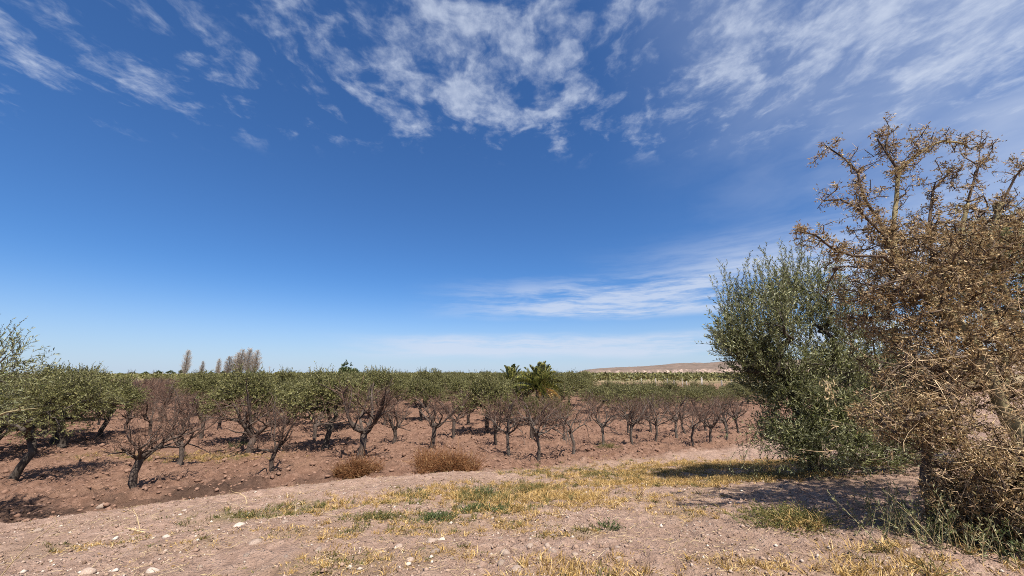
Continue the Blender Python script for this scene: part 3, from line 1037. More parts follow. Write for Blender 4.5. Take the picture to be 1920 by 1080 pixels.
# left edge olives close by
place(olive_parts(301, 1.25, .95, 1.75, .7, 900, 14, .075, .28, .12, 30, lean=(.75, .1), mat='olive_field_leaf', low=.2, trunk_r=.085), 'olive_tree', (-12.2, 10.4, 0), 'olive with dark trunk leaning right at the left edge, branches hanging low', 'tree', 'olives at the left edge', 0, (1, 1, 1))
for i, (x, y, s, lb) in enumerate([(-16.0, 14.9, 1.1, 'olive behind the leaning one at the left edge'), (-15.4, 12.3, .92, 'olive crowding the left border of the picture behind the leaning one'), (-17.2, 17.4, 1.0, 'rightmost of the olives massed at the left edge')]):
    place(OV[(i + 3) % 6], 'olive_tree', (x, y, 0), lb, 'tree', 'olives at the left edge', i, (s, s, s * .92))
place(olive_parts(302, 1.35, 1.35, 2.0, .9, 620, 15, .07, .24, .25, 20, lean=(.35, .1), mat='olive_leaf', trunk_r=.09), 'olive_tree', (-9.55, 6.35, gz(-9.55, 6.35)), 'thin olive cut by the left border, one high sprig reaching into the sky', 'tree', None, .5)


# pale dead twigs poking in from the left border
def dead_branch(pts, r, lb):
    b = MB()
    pts = np.array(pts, float)
    b.tube(pts - pts[0], np.linspace(r, r * .25, len(pts)), 6)
    t = MB()
    rng = np.random.default_rng(int(abs(pts[0][2]) * 100))
    for i in range(1, len(pts)):
        d = nrm(pts[i] - pts[i - 1] + rng.normal(size=3) * .12)
        t.tube([pts[i - 1] - pts[0], pts[i - 1] - pts[0] + d * .10, pts[i - 1] - pts[0] + d * .2 + [0, 0, .05]], [r * .5, r * .35, r * .1], 4)
    place([('stem', b.build('stem', M['pale_bark'], True), None), ('side_twig', t.build('side_twig', M['pale_bark'], True), 'stuff')], 'dead_branch', pts[0], lb, 'branch', 'pale dead branches at the left border')


dead_branch([(-8.6, 6.5, 1.75), (-8.15, 6.5, 1.92), (-7.95, 6.48, 2.0), (-7.7, 6.45, 2.04), (-7.38, 6.4, 2.07)], .022, 'pale bare branch reaching right from the left border, the upper one')
dead_branch([(-8.7, 6.4, 1.35), (-8.2, 6.4, 1.60), (-7.9, 6.4, 1.72)], .024, 'pale bare branch stub at the left border, the lower one')


# ------------------------------------------------------------------ palms
def frond_mesh(seed, L, mat, droop):
    rng = np.random.default_rng(seed)
    b = MB()
    t = np.linspace(0, 1, 9)
    P = np.stack([t * L * (1 - .12 * t), np.zeros(9), droop * L * (-(t ** 2.2))], 1)
    b.tube(P, .028 * (1 - .8 * t), 4)
    n = 34
    tj = np.linspace(.12, 1, n)
    for sgn in (-1, 1):
        B = np.stack([np.interp(tj, t, P[:, k]) for k in range(3)], 1)
        l = L * .24 * np.sin(np.clip(tj * .85 + .16, 0, 1) * math.pi) ** .6 * rng.uniform(.85, 1.1, n)
        d = nrm(np.stack([np.full(n, .95), np.full(n, sgn * .62), np.full(n, .30)], 1) + rng.normal(size=(n, 3)) * .07)
        s = nrm(np.cross(d, np.array([0, .3 * sgn, 1.0]) + rng.normal(size=(n, 3)) * .15))
        b.leaves(B, d, s, l, np.full(n, .072), 0)
    return b.build('frond', mat)


def palm(x, y, zt, L, n, seed, lb):
    rng = np.random.default_rng(seed)
    e = bpy.data.objects.new('palm', None)
    COL.objects.link(e)
    e.location = (x, y, 0)
    tag(e, lb, 'palm', 'palms rising above the olives')
    b = MB()
    zz = np.linspace(-.1, zt, 10)
    b.tube(np.stack([zz * 0, zz * 0, zz], 1), .20 + .03 * (np.arange(10) % 2) + .06 * (zz / zt), 10)
    link('trunk', b.build('palm_trunk', M['olive_bark'], True), e)
    green = [frond_mesh(seed + k, L, M['palm_leaf'], .16 + .12 * k) for k in range(3)]
    dry = [frond_mesh(seed + 9, L * .8, M['palm_dry'], .55)]
    for i in range(n):
        f = i / n
        el = math.radians(86 - 100 * f ** 1.25)
        me = green[min(2, int(f * 3))] if f < .86 else dry[0]
        o = link('frond', me, e, (0, 0, zt))
        o.rotation_euler = (rng.normal() * .35, -el, i * 2.399963 + rng.normal() * .15)
        s = rng.uniform(.85, 1.08)
        o.scale = (s, s, s)
        if f >= .86:
            o['label'] = 'yellowed hanging frond'


palm(1.53, 22, 1.75, 1.62, 54, 400, 'large dark palm with a round fan of fronds, yellow below, above the olives')
palm(-.05, 26, 1.85, 1.45, 30, 430, 'smaller palm half hidden just left of the large palm')


# ------------------------------------------------------------------ foreground olive on the right
def big_olive():
    rng = np.random.default_rng(77)
    base = np.array([5.9, 8.25, gz(5.9, 8.25)])
    ell = [((5.9, 8.2, 2.9), (1.15, 1.1, 1.15), 26), ((5.0, 8.0, 3.45), (.75, .8, .75), 15), ((4.55, 8.0, 3.15), (.5, .6, .35), 7), ((6.2, 8.2, 4.0), (.9, .9, .6), 15), ((5.6, 8.1, 1.75), (.75, .8, .6), 13),
           ((6.7, 8.2, 1.7), (.9, .9, .6), 14), ((5.3, 7.85, 1.4), (.5, .5, .4), 9), ((7.3, 8.4, 3.0), (.9, .9, 1.2), 20), ((5.15, 8.1, 2.4), (.6, .7, .6), 14), ((6.2, 7.9, 2.4), (.8, .6, .8), 18), ((7.3, 8.3, 1.5), (.8, .8, .55), 14), ((5.7, 7.9, 1.25), (.7, .6, .38), 14), ((6.6, 7.8, 1.25), (.7, .5, .4), 12), ((4.35, 7.9, 3.2), (.4, .4, .35), 7), ((7.9, 8.5, 2.2), (.8, .8, 1.0), 14), ((4.8, 7.9, 2.8), (.4, .5, .4), 7)]
    C, lr = [], []
    for c, r, n in ell:
        d = rdir(n, rng) * rng.uniform(.35, 1, n)[:, None] ** .6
        C.append(np.array(c) + d * np.array(r) * .85)
        lr += list(rng.uniform(.2, .38, n))
    C, lr = np.concatenate(C) - base, np.array(lr)
    seeds = [(0, 0, -.1), (.02, 0, .35), (.05, 0, .7), (-.2, -.05, 1.2), (.3, .05, 1.2), (-.35, -.1, 1.8), (.4, 0, 1.9)]
    nodes, par = grow(seeds, [-1, 0, 1, 2, 2, 3, 4], C, rng, .18, .22)
    wood, tw, lf = MB(), MB(), MB()
    skeleton_mesh(wood, nodes, par, .010, .5, .13, 6)
    ntw = 4500
    k = rng.choice(len(C), ntw, p=lr ** 2 / np.sum(lr ** 2))
    rd = rdir(ntw, rng)
    O = C[k] + rd * (lr[k] * rng.uniform(.15, 1, ntw) ** .6)[:, None]
    outw = nrm(O - np.array([0, 0, 1.2]))
    D = nrm(rd * .35 + outw * .5 + np.array([0, 0, .75]) + rng.normal(size=(ntw, 3)) * .25)
    twig_leaves(tw, lf, O, D, rng.uniform(.2, .55, ntw), rng, 16, .082, .24, .12, .0035, .7)
    # long upright water shoots on top
    cand = np.argsort(-(C[:, 2] + rng.normal(size=len(C)) * .35))[:40]
    ns = 190
    kk = rng.choice(cand, ns)
    Os = C[kk] + rng.normal(size=(ns, 3)) * .16 + [0, 0, .1]
    Ds = nrm(np.array([.04, 0, 1.0]) + rng.normal(size=(ns, 3)) * .15)
    twig_leaves(tw, lf, Os, Ds, rng.uniform(.45, 1.1, ns), rng, 64, .070, .22, -.02, .006, .62)
    # hanging sprays at the foot
    ns = 170
    Oh = np.array([5.4, 8.0, 1.5]) - base + rng.normal(size=(ns, 3)) * np.array([.55, .4, .32])
    Dh = nrm(np.array([-.45, -.2, -.25]) + rng.normal(size=(ns, 3)) * .45)
    twig_leaves(tw, lf, Oh, Dh, rng.uniform(.25, .55, ns), rng, 20, .055, .2, .2, .004, .6)
    e = place([('trunk', wood.build('olive_wood', M['olive_bark'], True), None), ('twigs', tw.build('olive_twigs', M['olive_bark']), 'stuff'), ('crown', lf.build('olive_crown', M['olive_leaf']), None)],
              'olive_tree', base, 'large bushy olive in the right foreground with upright grey-green shoots on top', 'tree')
    # withered cluster of pale leaves hanging in the crown
    d = MB()
    n = 70
    B = rng.normal(size=(n, 3)) * np.array([.10, .06, .12])
    dd = nrm(np.array([0, 0, -1.0]) + rng.normal(size=(n, 3)) * .5)
    d.leaves(B, dd, nrm(np.cross(dd, rdir(n, rng))), rng.uniform(.05, .12, n), rng.uniform(.015, .03, n))
    o = link('dead_leaf_cluster', d.build('dead_leaves', M['straw']), e, np.array([5.55, 7.15, 2.3]) - base)
    o['label'] = 'withered straw-coloured leaf cluster'
    o['kind'] = 'stuff'


big_olive()
# another olive behind the thorn tree, its tips show at the upper right
place(olive_parts(303, 1.6, 1.75, 3.1, .8, 1500, 18, .07, .24, .22, 34, mat='olive_leaf', trunk_r=.13), 'olive_tree', (9.9, 7.4, gz(9.9, 7.4)), 'olive behind the thorny tree at the right border, only its sprigs showing', 'tree', None, 1.0, (.95, .95, 1.0))


# ------------------------------------------------------------------ thorny tree
def thorn_tree():
    rng = np.random.default_rng(88)
    base = np.array([5.6, 4.4, gz(5.6, 4.4)])
    BR = {'M': [(5.6, 4.4, .9), (5.52, 4.4, 1.45), (5.38, 4.4, 1.89), (5.25, 4.4, 2.24), (5.19, 4.42, 2.66), (5.25, 4.5, 2.95), (5.05, 4.55, 3.31), (4.85, 4.6, 3.6), (4.7, 4.65, 3.95), (4.6, 4.6, 4.1)],
          'N': [(5.25, 4.4, 2.24), (5.39, 4.5, 2.32), (5.55, 4.55, 2.55), (5.8, 4.7, 3.0), (5.95, 4.9, 3.6), (5.96, 5.0, 4.33)],
          'S2': [(4.42, 4.5, .9), (4.44, 4.52, 1.25), (4.5, 4.6, 1.6), (4.62, 4.65, 1.95), (4.72, 4.6, 2.4), (4.77, 4.4, 2.6)],
          'S3': [(6.6, 4.9, .9), (6.65, 4.95, 1.8), (6.5, 5.0, 2.8), (6.3, 4.95, 3.6), (6.1, 4.85, 4.12)],
          'A': [(4.6, 4.6, 4.1), (4.45, 4.5, 4.4), (4.33, 4.5, 4.67), (4.3, 4.5, 4.91), (4.31, 4.5, 5.04), (4.19, 4.5, 5.22), (3.96, 4.5, 5.42)],
          'B': [(4.7, 4.65, 3.95), (4.77, 4.7, 4.3), (4.92, 4.7, 4.76), (5.03, 4.7, 5.19), (4.92, 4.7, 5.45), (4.84, 4.7, 5.64)],
          'B2': [(4.92, 4.7, 5.45), (4.99, 4.72, 5.63), (5.08, 4.74, 5.86)],
          'C': [(5.03, 4.7, 5.19), (5.24, 4.68, 5.35), (5.48, 4.7, 5.51), (5.77, 4.75, 5.65), (6.01, 4.7, 5.57), (6.2, 4.7, 5.55)],
          'C2': [(5.48, 4.7, 5.51), (5.46, 4.72, 5.78)],
          'D': [(5.05, 4.55, 3.31), (5.3, 4.75, 3.9), (5.44, 4.9, 4.37), (5.65, 4.9, 5.0), (5.95, 4.9, 5.28), (6.14, 4.9, 5.36)],
          'E': [(5.96, 5.0, 4.33), (6.2, 5.0, 4.88), (6.46, 5.0, 5.38), (6.73, 5.0, 5.65)],
          'E2': [(6.46, 5.0, 5.38), (6.67, 5.0, 5.98)],
          'F': [(4.6, 4.6, 4.1), (4.42, 4.4, 4.14), (4.28, 4.4, 4.29), (4.1, 4.4, 4.54), (3.93, 4.4, 4.64), (3.73, 4.4, 4.62)],
          'Gb': [(4.85, 4.6, 3.6), (4.5, 4.4, 3.7), (4.21, 4.3, 3.9), (3.87, 4.3, 3.9), (3.65, 4.3, 3.99), (3.47, 4.3, 4.16), (3.31, 4.3, 4.19)],
          'H': [(6.1, 4.85, 4.12), (6.4, 4.8, 4.78), (6.68, 4.8, 5.16), (6.98, 4.8, 5.47)],
          'I': [(4.85, 4.6, 3.6), (4.56, 4.3, 3.45), (4.32, 4.2, 3.63), (3.95, 4.2, 3.51), (3.62, 4.2, 3.27)],
          'J': [(4.77, 4.4, 2.6), (4.47, 4.15, 2.29), (3.91, 4.1, 2.14), (3.55, 4.1, 2.04)],
          'K': [(4.77, 4.4, 2.6), (4.5, 4.3, 2.65), (4.21, 4.3, 2.66), (3.85, 4.3, 2.75), (3.6, 4.3, 2.94)],
          'L': [(5.38, 4.4, 1.89), (5.0, 4.1, 1.75), (4.8, 4.0, 1.55), (4.46, 4.0, 1.26), (4.22, 4.0, 1.0)]}
    nodes, par, index = [], [], {}
    for nm, pts in BR.items():
        prev = -1
        for p in pts:
            key = tuple(np.round(p, 2))
            if key in index:
                prev = index[key]
                continue
            index[key] = len(nodes)
            nodes.append(p)
            par.append(prev)
            prev = index[key]
    guided = len(nodes)
    ell = [((5.6, 4.85, 3.1), (1.45, 0.95, 1.2), 900), ((4.75, 4.45, 2.2), (.95, .55, .62), 520), ((5.15, 4.15, 1.45), (.8, .45, .6), 430), ((6.3, 5.0, 4.4), (.95, .8, .7), 420),
           ((4.7, 4.7, 3.6), (.8, .6, .85), 420), ((7.3, 5.0, 3.0), (1.2, 1.0, 1.6), 260), ((5.4, 4.8, 4.1), (.85, .6, .5), 300), ((4.95, 4.35, 2.85), (.8, .5, .5), 320), ((5.9, 4.1, 1.3), (.7, .45, .6), 200),
           ((4.15, 4.3, 2.15), (.6, .4, .30), 170), ((4.9, 4.05, 1.75), (.7, .35, .35), 200), ((4.7, 4.25, 1.3), (.45, .35, .32), 190), ((5.0, 3.95, 1.15), (.55, .3, .25), 160), ((5.15, 3.8, 1.2), (.5, .25, .28), 150), ((4.75, 4.0, 1.5), (.5, .3, .45), 300), ((5.2, 3.85, 1.6), (.6, .3, .5), 300), ((4.45, 4.25, 1.35), (.34, .3, .38), 210), ((5.1, 3.75, 1.15), (.6, .25, .2), 200), ((5.0, 4.6, 3.9), (.75, .5, .55), 200)]
    C = []
    for c, r, n in ell:
        d = rdir(n, rng) * rng.uniform(.08, 1, n)[:, None] ** .5
        C.append(np.array(c) + d * np.array(r))
    C = np.concatenate(C)
    C = C[C[:, 2] > 0.98]
    lx = np.interp(C[:, 2], [1.45, 1.89, 2.24, 2.66, 2.95], [5.40, 5.26, 5.13, 5.07, 5.13])   # the fat limb stands clear of brush
    C = C[~((np.abs(C[:, 0] - lx) < .2) & (C[:, 1] < 4.6) & (C[:, 2] > 1.75) & (C[:, 2] < 2.8))]
    # thin side shoots on the guided limbs
    gp = np.array(nodes)
    gpar = np.array(par)
    side = []
    for i in range(guided):
        if gpar[i] >= 0 and gp[i, 2] > 3.3:
            for q in range(13):
                f = rng.random()
                p = gp[i] * f + gp[gpar[i]] * (1 - f)
                side.append(p + rdir(1, rng)[0] * rng.uniform(.05, .26) * np.array([1, 1, .9]))
    C = np.concatenate([C, np.array(side)])
    nodes, par = grow(nodes, par, C, rng, .11, .19, .25)
    nodes = nodes - base
    ch, cnt = chains(par)
    R = np.minimum(.0036 * cnt ** .37, .085)
    pale, wood, tw = MB(), MB(), MB()
    for c in ch:
        P, r = nodes[c], R[c].copy()
        r[0] = min(r[0], r[min(1, len(r) - 1)] * 1.3)
        if r.max() > .034 and (P[0] + base)[0] > 5.1 and (P[0] + base)[2] < 3.0:
            # fat limbs: smooth out and knot a little
            tt = np.linspace(0, len(c) - 1, len(c) * 3)
            Pi = np.stack([np.interp(tt, np.arange(len(c)), P[:, a]) for a in range(3)], 1)
            Pi[1:-1] = Pi[1:-1] * .5 + (Pi[:-2] + Pi[2:]) * .25
            ri = np.interp(tt, np.arange(len(c)), r) * (1 + .10 * rng.normal(size=len(tt)).clip(-1, 1))
            pale.tube(Pi, ri, 10, cap=False)
        elif r.max() > .011:
            wood.tube(P, r, 5, cap=False)
        else:
            tw.tube(P, r, 3, cap=False)
    wood.tube(np.array([(4.40, 4.5, .82), (4.42, 4.5, 1.0), (4.44, 4.52, 1.25), (4.47, 4.56, 1.42), (4.5, 4.6, 1.62)]) - base, [.15, .11, .085, .095, .05], 9)
    # spurs: short stubs with leaf tufts and spines all along the thin wood
    thin = np.where(((R < .022) | ((nodes[:, 2] > 3.0) & (R < .04))) & (par >= 0))[0]
    rep = 6
    idx = np.repeat(thin, rep)
    f = rng.random(len(idx))[:, None]
    P = nodes[idx] * f + nodes[par[idx]] * (1 - f)
    ax = nrm(nodes[idx] - nodes[par[idx]])
    sd = nrm(np.cross(ax, rdir(len(idx), rng)))
    D = nrm(sd + ax * .45)
    L = rng.uniform(.02, .06, len(idx))
    t = np.linspace(0, 1, 2)
    tw.tubes((P[:, None] + D[:, None] * (L[:, None] * t)[..., None])[::2], (np.full((len(idx), 1), .0028) * (1 - .3 * t))[::2], 3)
    sp, lf = MB(), MB()
    m = rng.random(len(idx)) < .5
    Ls = rng.uniform(.03, .12, m.sum())
    Dsp = nrm(sd[m] + ax[m] * .5 + rng.normal(size=(m.sum(), 3)) * .2)
    sp.tubes(P[m][:, None] + Dsp[:, None] * (Ls[:, None] * t)[..., None], np.full((m.sum(), 1), .0030) * (1 - .85 * t), 3)
    nl = 7
    Q = np.repeat(P + D * L[:, None], nl, 0) + rng.normal(size=(len(idx) * nl, 3)) * .012
    dl = nrm(np.repeat(D, nl, 0) * .7 + rng.normal(size=(len(idx) * nl, 3)) * .6)
    patchy = fbm((P[:, 0] + base[0]) * 3.0 + P[:, 1] * 1.6, P[:, 2] * 3.0 - P[:, 1], 5, 3)
    keep = rng.random(len(Q)) < np.repeat(np.clip((patchy - .32) * 4.5, .18, 1) * (.5 + .5 * rng.random(len(idx))), nl)
    Q, dl = Q[keep], dl[keep]
    ll = .014 + .036 * rng.random(len(Q)) ** 1.2
    lf.leaves(Q, dl, nrm(np.cross(dl, rdir(len(Q), rng))), ll, ll * .33, .05)
    # long pale dead thorny twigs thrown through the lower crown
    dead = MB()
    n = 420
    cen = np.array([[4.9, 4.15, 2.0], [5.1, 4.0, 1.4], [4.3, 4.15, 2.2], [5.5, 4.2, 2.6], [4.9, 3.95, 1.1]])[rng.integers(0, 5, n)] - base
    O = cen + rng.normal(size=(n, 3)) * np.array([.42, .2, .34])
    Dd = nrm(rng.normal(size=(n, 3)) * np.array([1, .6, .7]) + np.array([-.3, -.25, .05]))
    Ld = rng.uniform(.10, .34, n)
    t4 = np.linspace(0, 1, 4)
    Pd = O[:, None] + Dd[:, None] * (Ld[:, None] * t4)[..., None] + (rng.normal(size=(n, 3)) * .4)[:, None] * (Ld[:, None] * t4 ** 2)[..., None]
    dead.tubes(Pd, rng.uniform(.0025, .0048, n)[:, None] * (1 - .7 * t4), 4)
    for r_ in range(5):
        j = rng.uniform(.15, .95, n)
        B = O + Dd * (Ld * j)[:, None]
        d2 = nrm(Dd * .4 + rng.normal(size=(n, 3)) * .8)
        dead.tubes(B[:, None] + d2[:, None] * (rng.uniform(.04, .12, n)[:, None] * t)[..., None], np.full((n, 1), .0030) * (1 - .8 * t), 3)
    e = place([('trunk', pale.build('thorn_trunk', M['pale_bark'], True), None), ('branches', wood.build('thorn_branches', M['thorn_bark'], True), 'stuff'), ('twigs', tw.build('thorn_twigs', M['thorn_bark']), 'stuff'),
               ('spines', sp.build('thorn_spines', M['spine']), 'stuff'), ('dead_twigs', dead.build('dead_twigs', M['spine']), 'stuff'), ('crown', lf.build('thorn_crown', M['thorn_leaf']), None)],
              'thorny_tree', base, 'tall brown thorny tree filling the right border, pale green-barked limbs', 'tree')
    for c in e.children:
        if c.name.startswith('trunk'):
            c['label'] = 'smooth pale greenish trunk and main limbs'


thorn_tree()


# grey-green suckers at the foot of the thorny tree
def sucker_shrub(x, y, n, h, seed, lb, mat='olive_leaf', spread=.35, out=.5):
    rng = np.random.default_rng(seed)
    tw, lf = MB(), MB()
    O = np.stack([rng.normal(size=n) * spread * .4, rng.normal(size=n) * spread * .4, np.zeros(n) - .02], 1)
    D = nrm(np.stack([rng.normal(size=n) * out, rng.normal(size=n) * out * .8, np.ones(n)], 1))
    twig_leaves(tw, lf, O, D, h * rng.uniform(.45, 1.1, n), rng, 34, .042, .22, .1, .004, .6, 5)
    place([('stems', tw.build('stems', M['straw']), 'stuff'), ('foliage', lf.build('foliage', M[mat]), None)], 'shrub', (x, y, gz(x, y)), lb, 'shrub')


sucker_shrub(4.15, 4.4, 100, .55, 501, 'grey-green shrub of thin shoots left of the thorny tree foot, in its shade', 'olive_leaf', .62, .34)
sucker_shrub(4.9, 3.95, 80, .4, 502, 'dark low shrub under the thorny tree at the lower right corner', 'dark_leaf', .8, .5)
sucker_shrub(4.55, 3.6, 60, .45, 503, 'sparse thin-stemmed shrub at the bottom edge below the thorny tree', 'olive_leaf', .7, .6)


# ------------------------------------------------------------------ russet bushes
def russet(x, y, w, h, seed, lb):
    rng = np.random.default_rng(seed)
    st, tw = MB(), MB()
    n = 950
    nc = 11                                   # several leaning crowns of stems grown together
    cc = rng.normal(size=(nc, 2)) * np.array([w * .36, w * .2])
    ch = rng.uniform(.55, 1.15, nc)
    cl = rng.normal(size=(nc, 2)) * .45
    k = rng.integers(0, nc, n)
    O = np.concatenate([cc[k] + rng.normal(size=(n, 2)) * w * .10, np.full((n, 1), -.03)], 1)
    D = nrm(np.concatenate([cl[k] + rng.normal(size=(n, 2)) * .62, np.ones((n, 1))], 1))
    L = h * ch[k] * rng.uniform(.35, 1.15, n)
    t = np.linspace(0, 1, 4)
    P = O[:, None] + D[:, None] * (L[:, None] * t)[..., None] + (rng.normal(size=(n, 3)) * .22)[:, None] * (L[:, None] * t ** 2)[..., None]
    st.tubes(P, np.full((n, 1), .0050) * (1 - .6 * t), 3)
    for q in range(7):
        j = rng.uniform(.2, .98, n)
        B = O + D * (L * j)[:, None]
        d2 = nrm(D + rng.normal(size=(n, 3)) * .8)
        L2 = L * rng.uniform(.10, .38, n)
        tw.tubes(B[:, None] + d2[:, None] * (L2[:, None] * t[::3])[..., None], np.full((n, 1), .0036) * (1 - .5 * t[::3]), 3)
    place([('stems', st.build('russet_stems', M['rust_weed']), 'stuff'), ('crown', tw.build('russet_twigs', M['rust_weed']), None)], 'russet_bush', (x, y, gz(x, y)), lb, 'bush', 'dry russet bushes on the bank edge')


russet(-4.30, 11.3, .8, .54, 601, 'smaller round russet dry bush on the bank edge, the left one')
russet(-1.95, 12.0, 1.2, .66, 602, 'larger broad russet dry bush on the bank edge, the right one')


# ------------------------------------------------------------------ grass, straw, weeds
def sample_patch(n, col, rng, cut, seed):
    out = []
    w = np.array([p[col] * p[2] * p[3] for p in PATCH])
    k = rng.choice(len(PATCH), n, p=w / w.sum())
    P = np.array(PATCH)[k]
    x = P[:, 0] + rng.normal(size=n) * P[:, 2] * .62
    y = P[:, 1] + rng.normal(size=n) * P[:, 3] * .62
    nz = fbm(x * 2.6, y * 2.6, seed, 4)
    ok = nz + rng.normal(size=n) * .05 > cut
    return x[ok], y[ok], P[ok, 6]


def blades(name, n, col, cut, seed, mat, label, hs, ws, flat):
    rng = np.random.default_rng(seed)
    tx, ty, th = sample_patch(n // 22, col, rng, cut, 71 if col == 4 else 81)
    nb = rng.integers(5, 40, len(tx))
    k = np.repeat(np.arange(len(tx)), nb)
    m = len(k)
    tr = rng.uniform(.012, .055, len(tx))[k]
    ox, oy = rng.normal(size=m) * tr, rng.normal(size=m) * tr
    x, y = tx[k] + ox, ty[k] + oy
    h = th[k] * rng.uniform(.45, 1.5, len(tx))[k]
    z = ground_h(x, y)
    lx, ly = rng.normal(size=len(tx))[k] * .35, rng.normal(size=len(tx))[k] * .35
    d = nrm(np.stack([rng.normal(size=m) * flat * .6 + lx + ox / tr * .3, rng.normal(size=m) * flat * .6 + ly + oy / tr * .3, np.ones(m)], 1))
    L = h * hs * rng.uniform(.4, 1.25, m)
    W = ws * rng.uniform(.7, 1.3, m)
    s = nrm(np.cross(d, rdir(m, rng)))
    b = MB()
    P0 = np.stack([x, y, z - .008], 1)
    P1 = P0 + d * (L * .55)[:, None]
    tip = P1 + nrm(d + np.stack([rng.normal(size=m) * .6, rng.normal(size=m) * .6, -np.abs(rng.normal(size=m)) * .5], 1)) * (L * .5)[:, None]
    v = np.stack([P0 - s * W[:, None] * .5, P0 + s * W[:, None] * .5, P1 + s * W[:, None] * .42, P1 - s * W[:, None] * .42, tip], 1)
    ii = np.arange(m)[:, None] * 5
    b.add(v, ii + np.array([0, 1, 2, 3]))
    b.f.append(ii + np.array([3, 2, 4]))
    tag(link(name, b.build(name, M[mat])), label, 'grass', kind='stuff')


blades('dry_grass', 118000, 4, .36, 11, 'dry_grass', 'short dry yellow grass lying in mats on the bank', 1.0, .0065, .8)
blades('green_grass', 44000, 5, .44, 12, 'green_grass', 'low green and straw-coloured weeds in strips on the bank', 1.0, .0075, .75)


def weed_clump(x, y, w, h, n, seed, mat, lb, grp='green weed clumps on the bank'):
    rng = np.random.default_rng(seed)
    b = MB()
    O = np.stack([rng.normal(size=n) * w * .4, rng.normal(size=n) * w * .3, np.full(n, -.01)], 1)
    D = nrm(np.stack([O[:, 0] * 2 / w + rng.normal(size=n) * .35, O[:, 1] * 2 / w + rng.normal(size=n) * .35, np.ones(n)], 1))
    twig_leaves(b, b, O, D, h * rng.uniform(.4, 1.1, n), rng, 9, .03, .34, .2, .003, .8)
    link_o = link('weed_clump', b.build('weed_clump', M[mat]), None, (x, y, float(ground_h(np.array(x), np.array(y)))))
    tag(link_o, lb, 'weed', grp)


weed_clump(3.15, 4.95, .55, .20, 420, 701, 'green_grass', 'yellowish green weed clump left of the thorny tree shadow')
weed_clump(-.97, 5.66, .26, .09, 150, 702, 'weed_green', 'dark green weed tuft right below the white stone in the middle')
weed_clump(-1.72, 5.55, .36, .11, 190, 703, 'green_grass', 'green weed tuft among the stones left of the middle')
weed_clump(-.2, 6.1, .34, .07, 160, 704, 'weed_green', 'flat dark green weed patch at the lower edge of the yellow grass')
weed_clump(-.55, 6.2, .26, .09, 120, 705, 'weed_green', 'small green weed tuft left of the flat dark patch')
weed_clump(1.1, 4.95, .10, .14, 26, 706, 'weed_green', 'single small upright weed on the bare soil right of the middle')
weed_clump(-.6, 7.55, .40, .20, 160, 707, 'weed_green', 'bushy dark weed at the back of the bank left of the yellow grass')
weed_clump(.35, 8.2, .45, .22, 170, 708, 'green_grass', 'bushy olive-green weed at the upper edge of the yellow grass')
weed_clump(3.35, 14.6, .35, .24, 120, 709, 'green_grass', 'weed growing at the stem of a young fruit tree', 'green weeds at tree stems')
weed_clump(4.9, 8.0, .4, .15, 150, 710, 'green_grass', 'green weed at the path edge in front of the large olive')
weed_clump(-9.9, 15.1, .5, .3, 160, 711, 'weed_green', 'dark weed at the foot of the left olive trunk', 'green weeds at tree stems')


def stalk(x, y, pts, r, lb):
    b = MB()
    z = float(ground_h(np.array(x), np.array(y)))
    b.tube(np.array(pts, float), np.linspace(r, r * .4, len(pts)), 4)
    for q in range(1, len(pts)):
        p = np.array(pts[q], float)
        b.tube([p, p + np.array([.05 * (-1) ** q, .01, .05])], [r * .5, r * .2], 3)
    tag(link('dry_stalk', b.build('dry_stalk', M['straw']), None, (x, y, z)), lb, 'stalk', 'dry stalks on the bank')


stalk(-3.0, 6.0, [(0, 0, 0), (-.01, 0, .14), (0, 0, .28), (.02, 0, .40)], .006, 'thin upright dry stalk in front of the green weed strip')
stalk(-5.0, 5.9, [(0, 0, 0), (-.06, 0, .13), (-.10, 0, .22), (-.17, 0, .30)], .007, 'dry straw stalk leaning left on the ruts')
stalk(-4.9, 5.85, [(0, 0, .01), (-.15, .02, .03), (-.32, .02, .06), (.0, .05, .02)], .008, 'bent straw-coloured stalk lying on the ruts')
stalk(-4.3, 7.0, [(0, 0, 0), (-.04, 0, .10), (-.14, 0, .16), (-.26, 0, .18)], .006, 'arched dry stalk at the left end of the weed strip')
stalk(-4.6, 4.0, [(0, 0, 0), (.10, 0, .16), (.24, 0, .32), (.42, 0, .48)], .006, 'grey dead stalk leaning right in the lower left corner')
stalk(1.95, 5.0, [(0, 0, 0), (.03, 0, .05), (.10, 0, .09)], .005, 'short dark dead stalk on the bare soil at the right')

# loose straw lying on the bank
rs = np.random.default_rng(14)
b = MB()
n = 6500
x, y = rs.uniform(-7, 5.5, n), 3.2 + 8.0 * rs.random(n) ** 1.5
ok = (bank_s(x, y) > .5) & (fbm(x * 1.2, y * 1.2, 91, 3) > .36)
x, y = x[ok], y[ok]
n = len(x)
a = rs.uniform(0, 7, n)
d = nrm(np.stack([np.cos(a), np.sin(a), rs.normal(size=n) * .22 + .1], 1))
L = rs.uniform(.03, .14, n)
t = np.linspace(0, 1, 2)
P = np.stack([x, y, ground_h(x, y) + .004], 1)[:, None] + d[:, None] * (L[:, None] * t)[..., None]
b.tubes(P, np.full((n, 1), .0022) * (1 - .5 * t), 3)
tag(link('loose_straw', b.build('loose_straw', M['straw'])), 'bits of dry straw scattered over the bare bank', 'straw', kind='stuff')


# ------------------------------------------------------------------ stones, gravel, clods
def ico(sub):
    import bmesh
    bm = bmesh.new()
    bmesh.ops.create_icosphere(bm, subdivisions=sub, radius=1)
    bm.verts.ensure_lookup_table()
    v = np.array([p.co[:] for p in bm.verts])
    f = np.array([[q.index for q in k.verts] for k in bm.faces])
    bm.free()
    return v, f


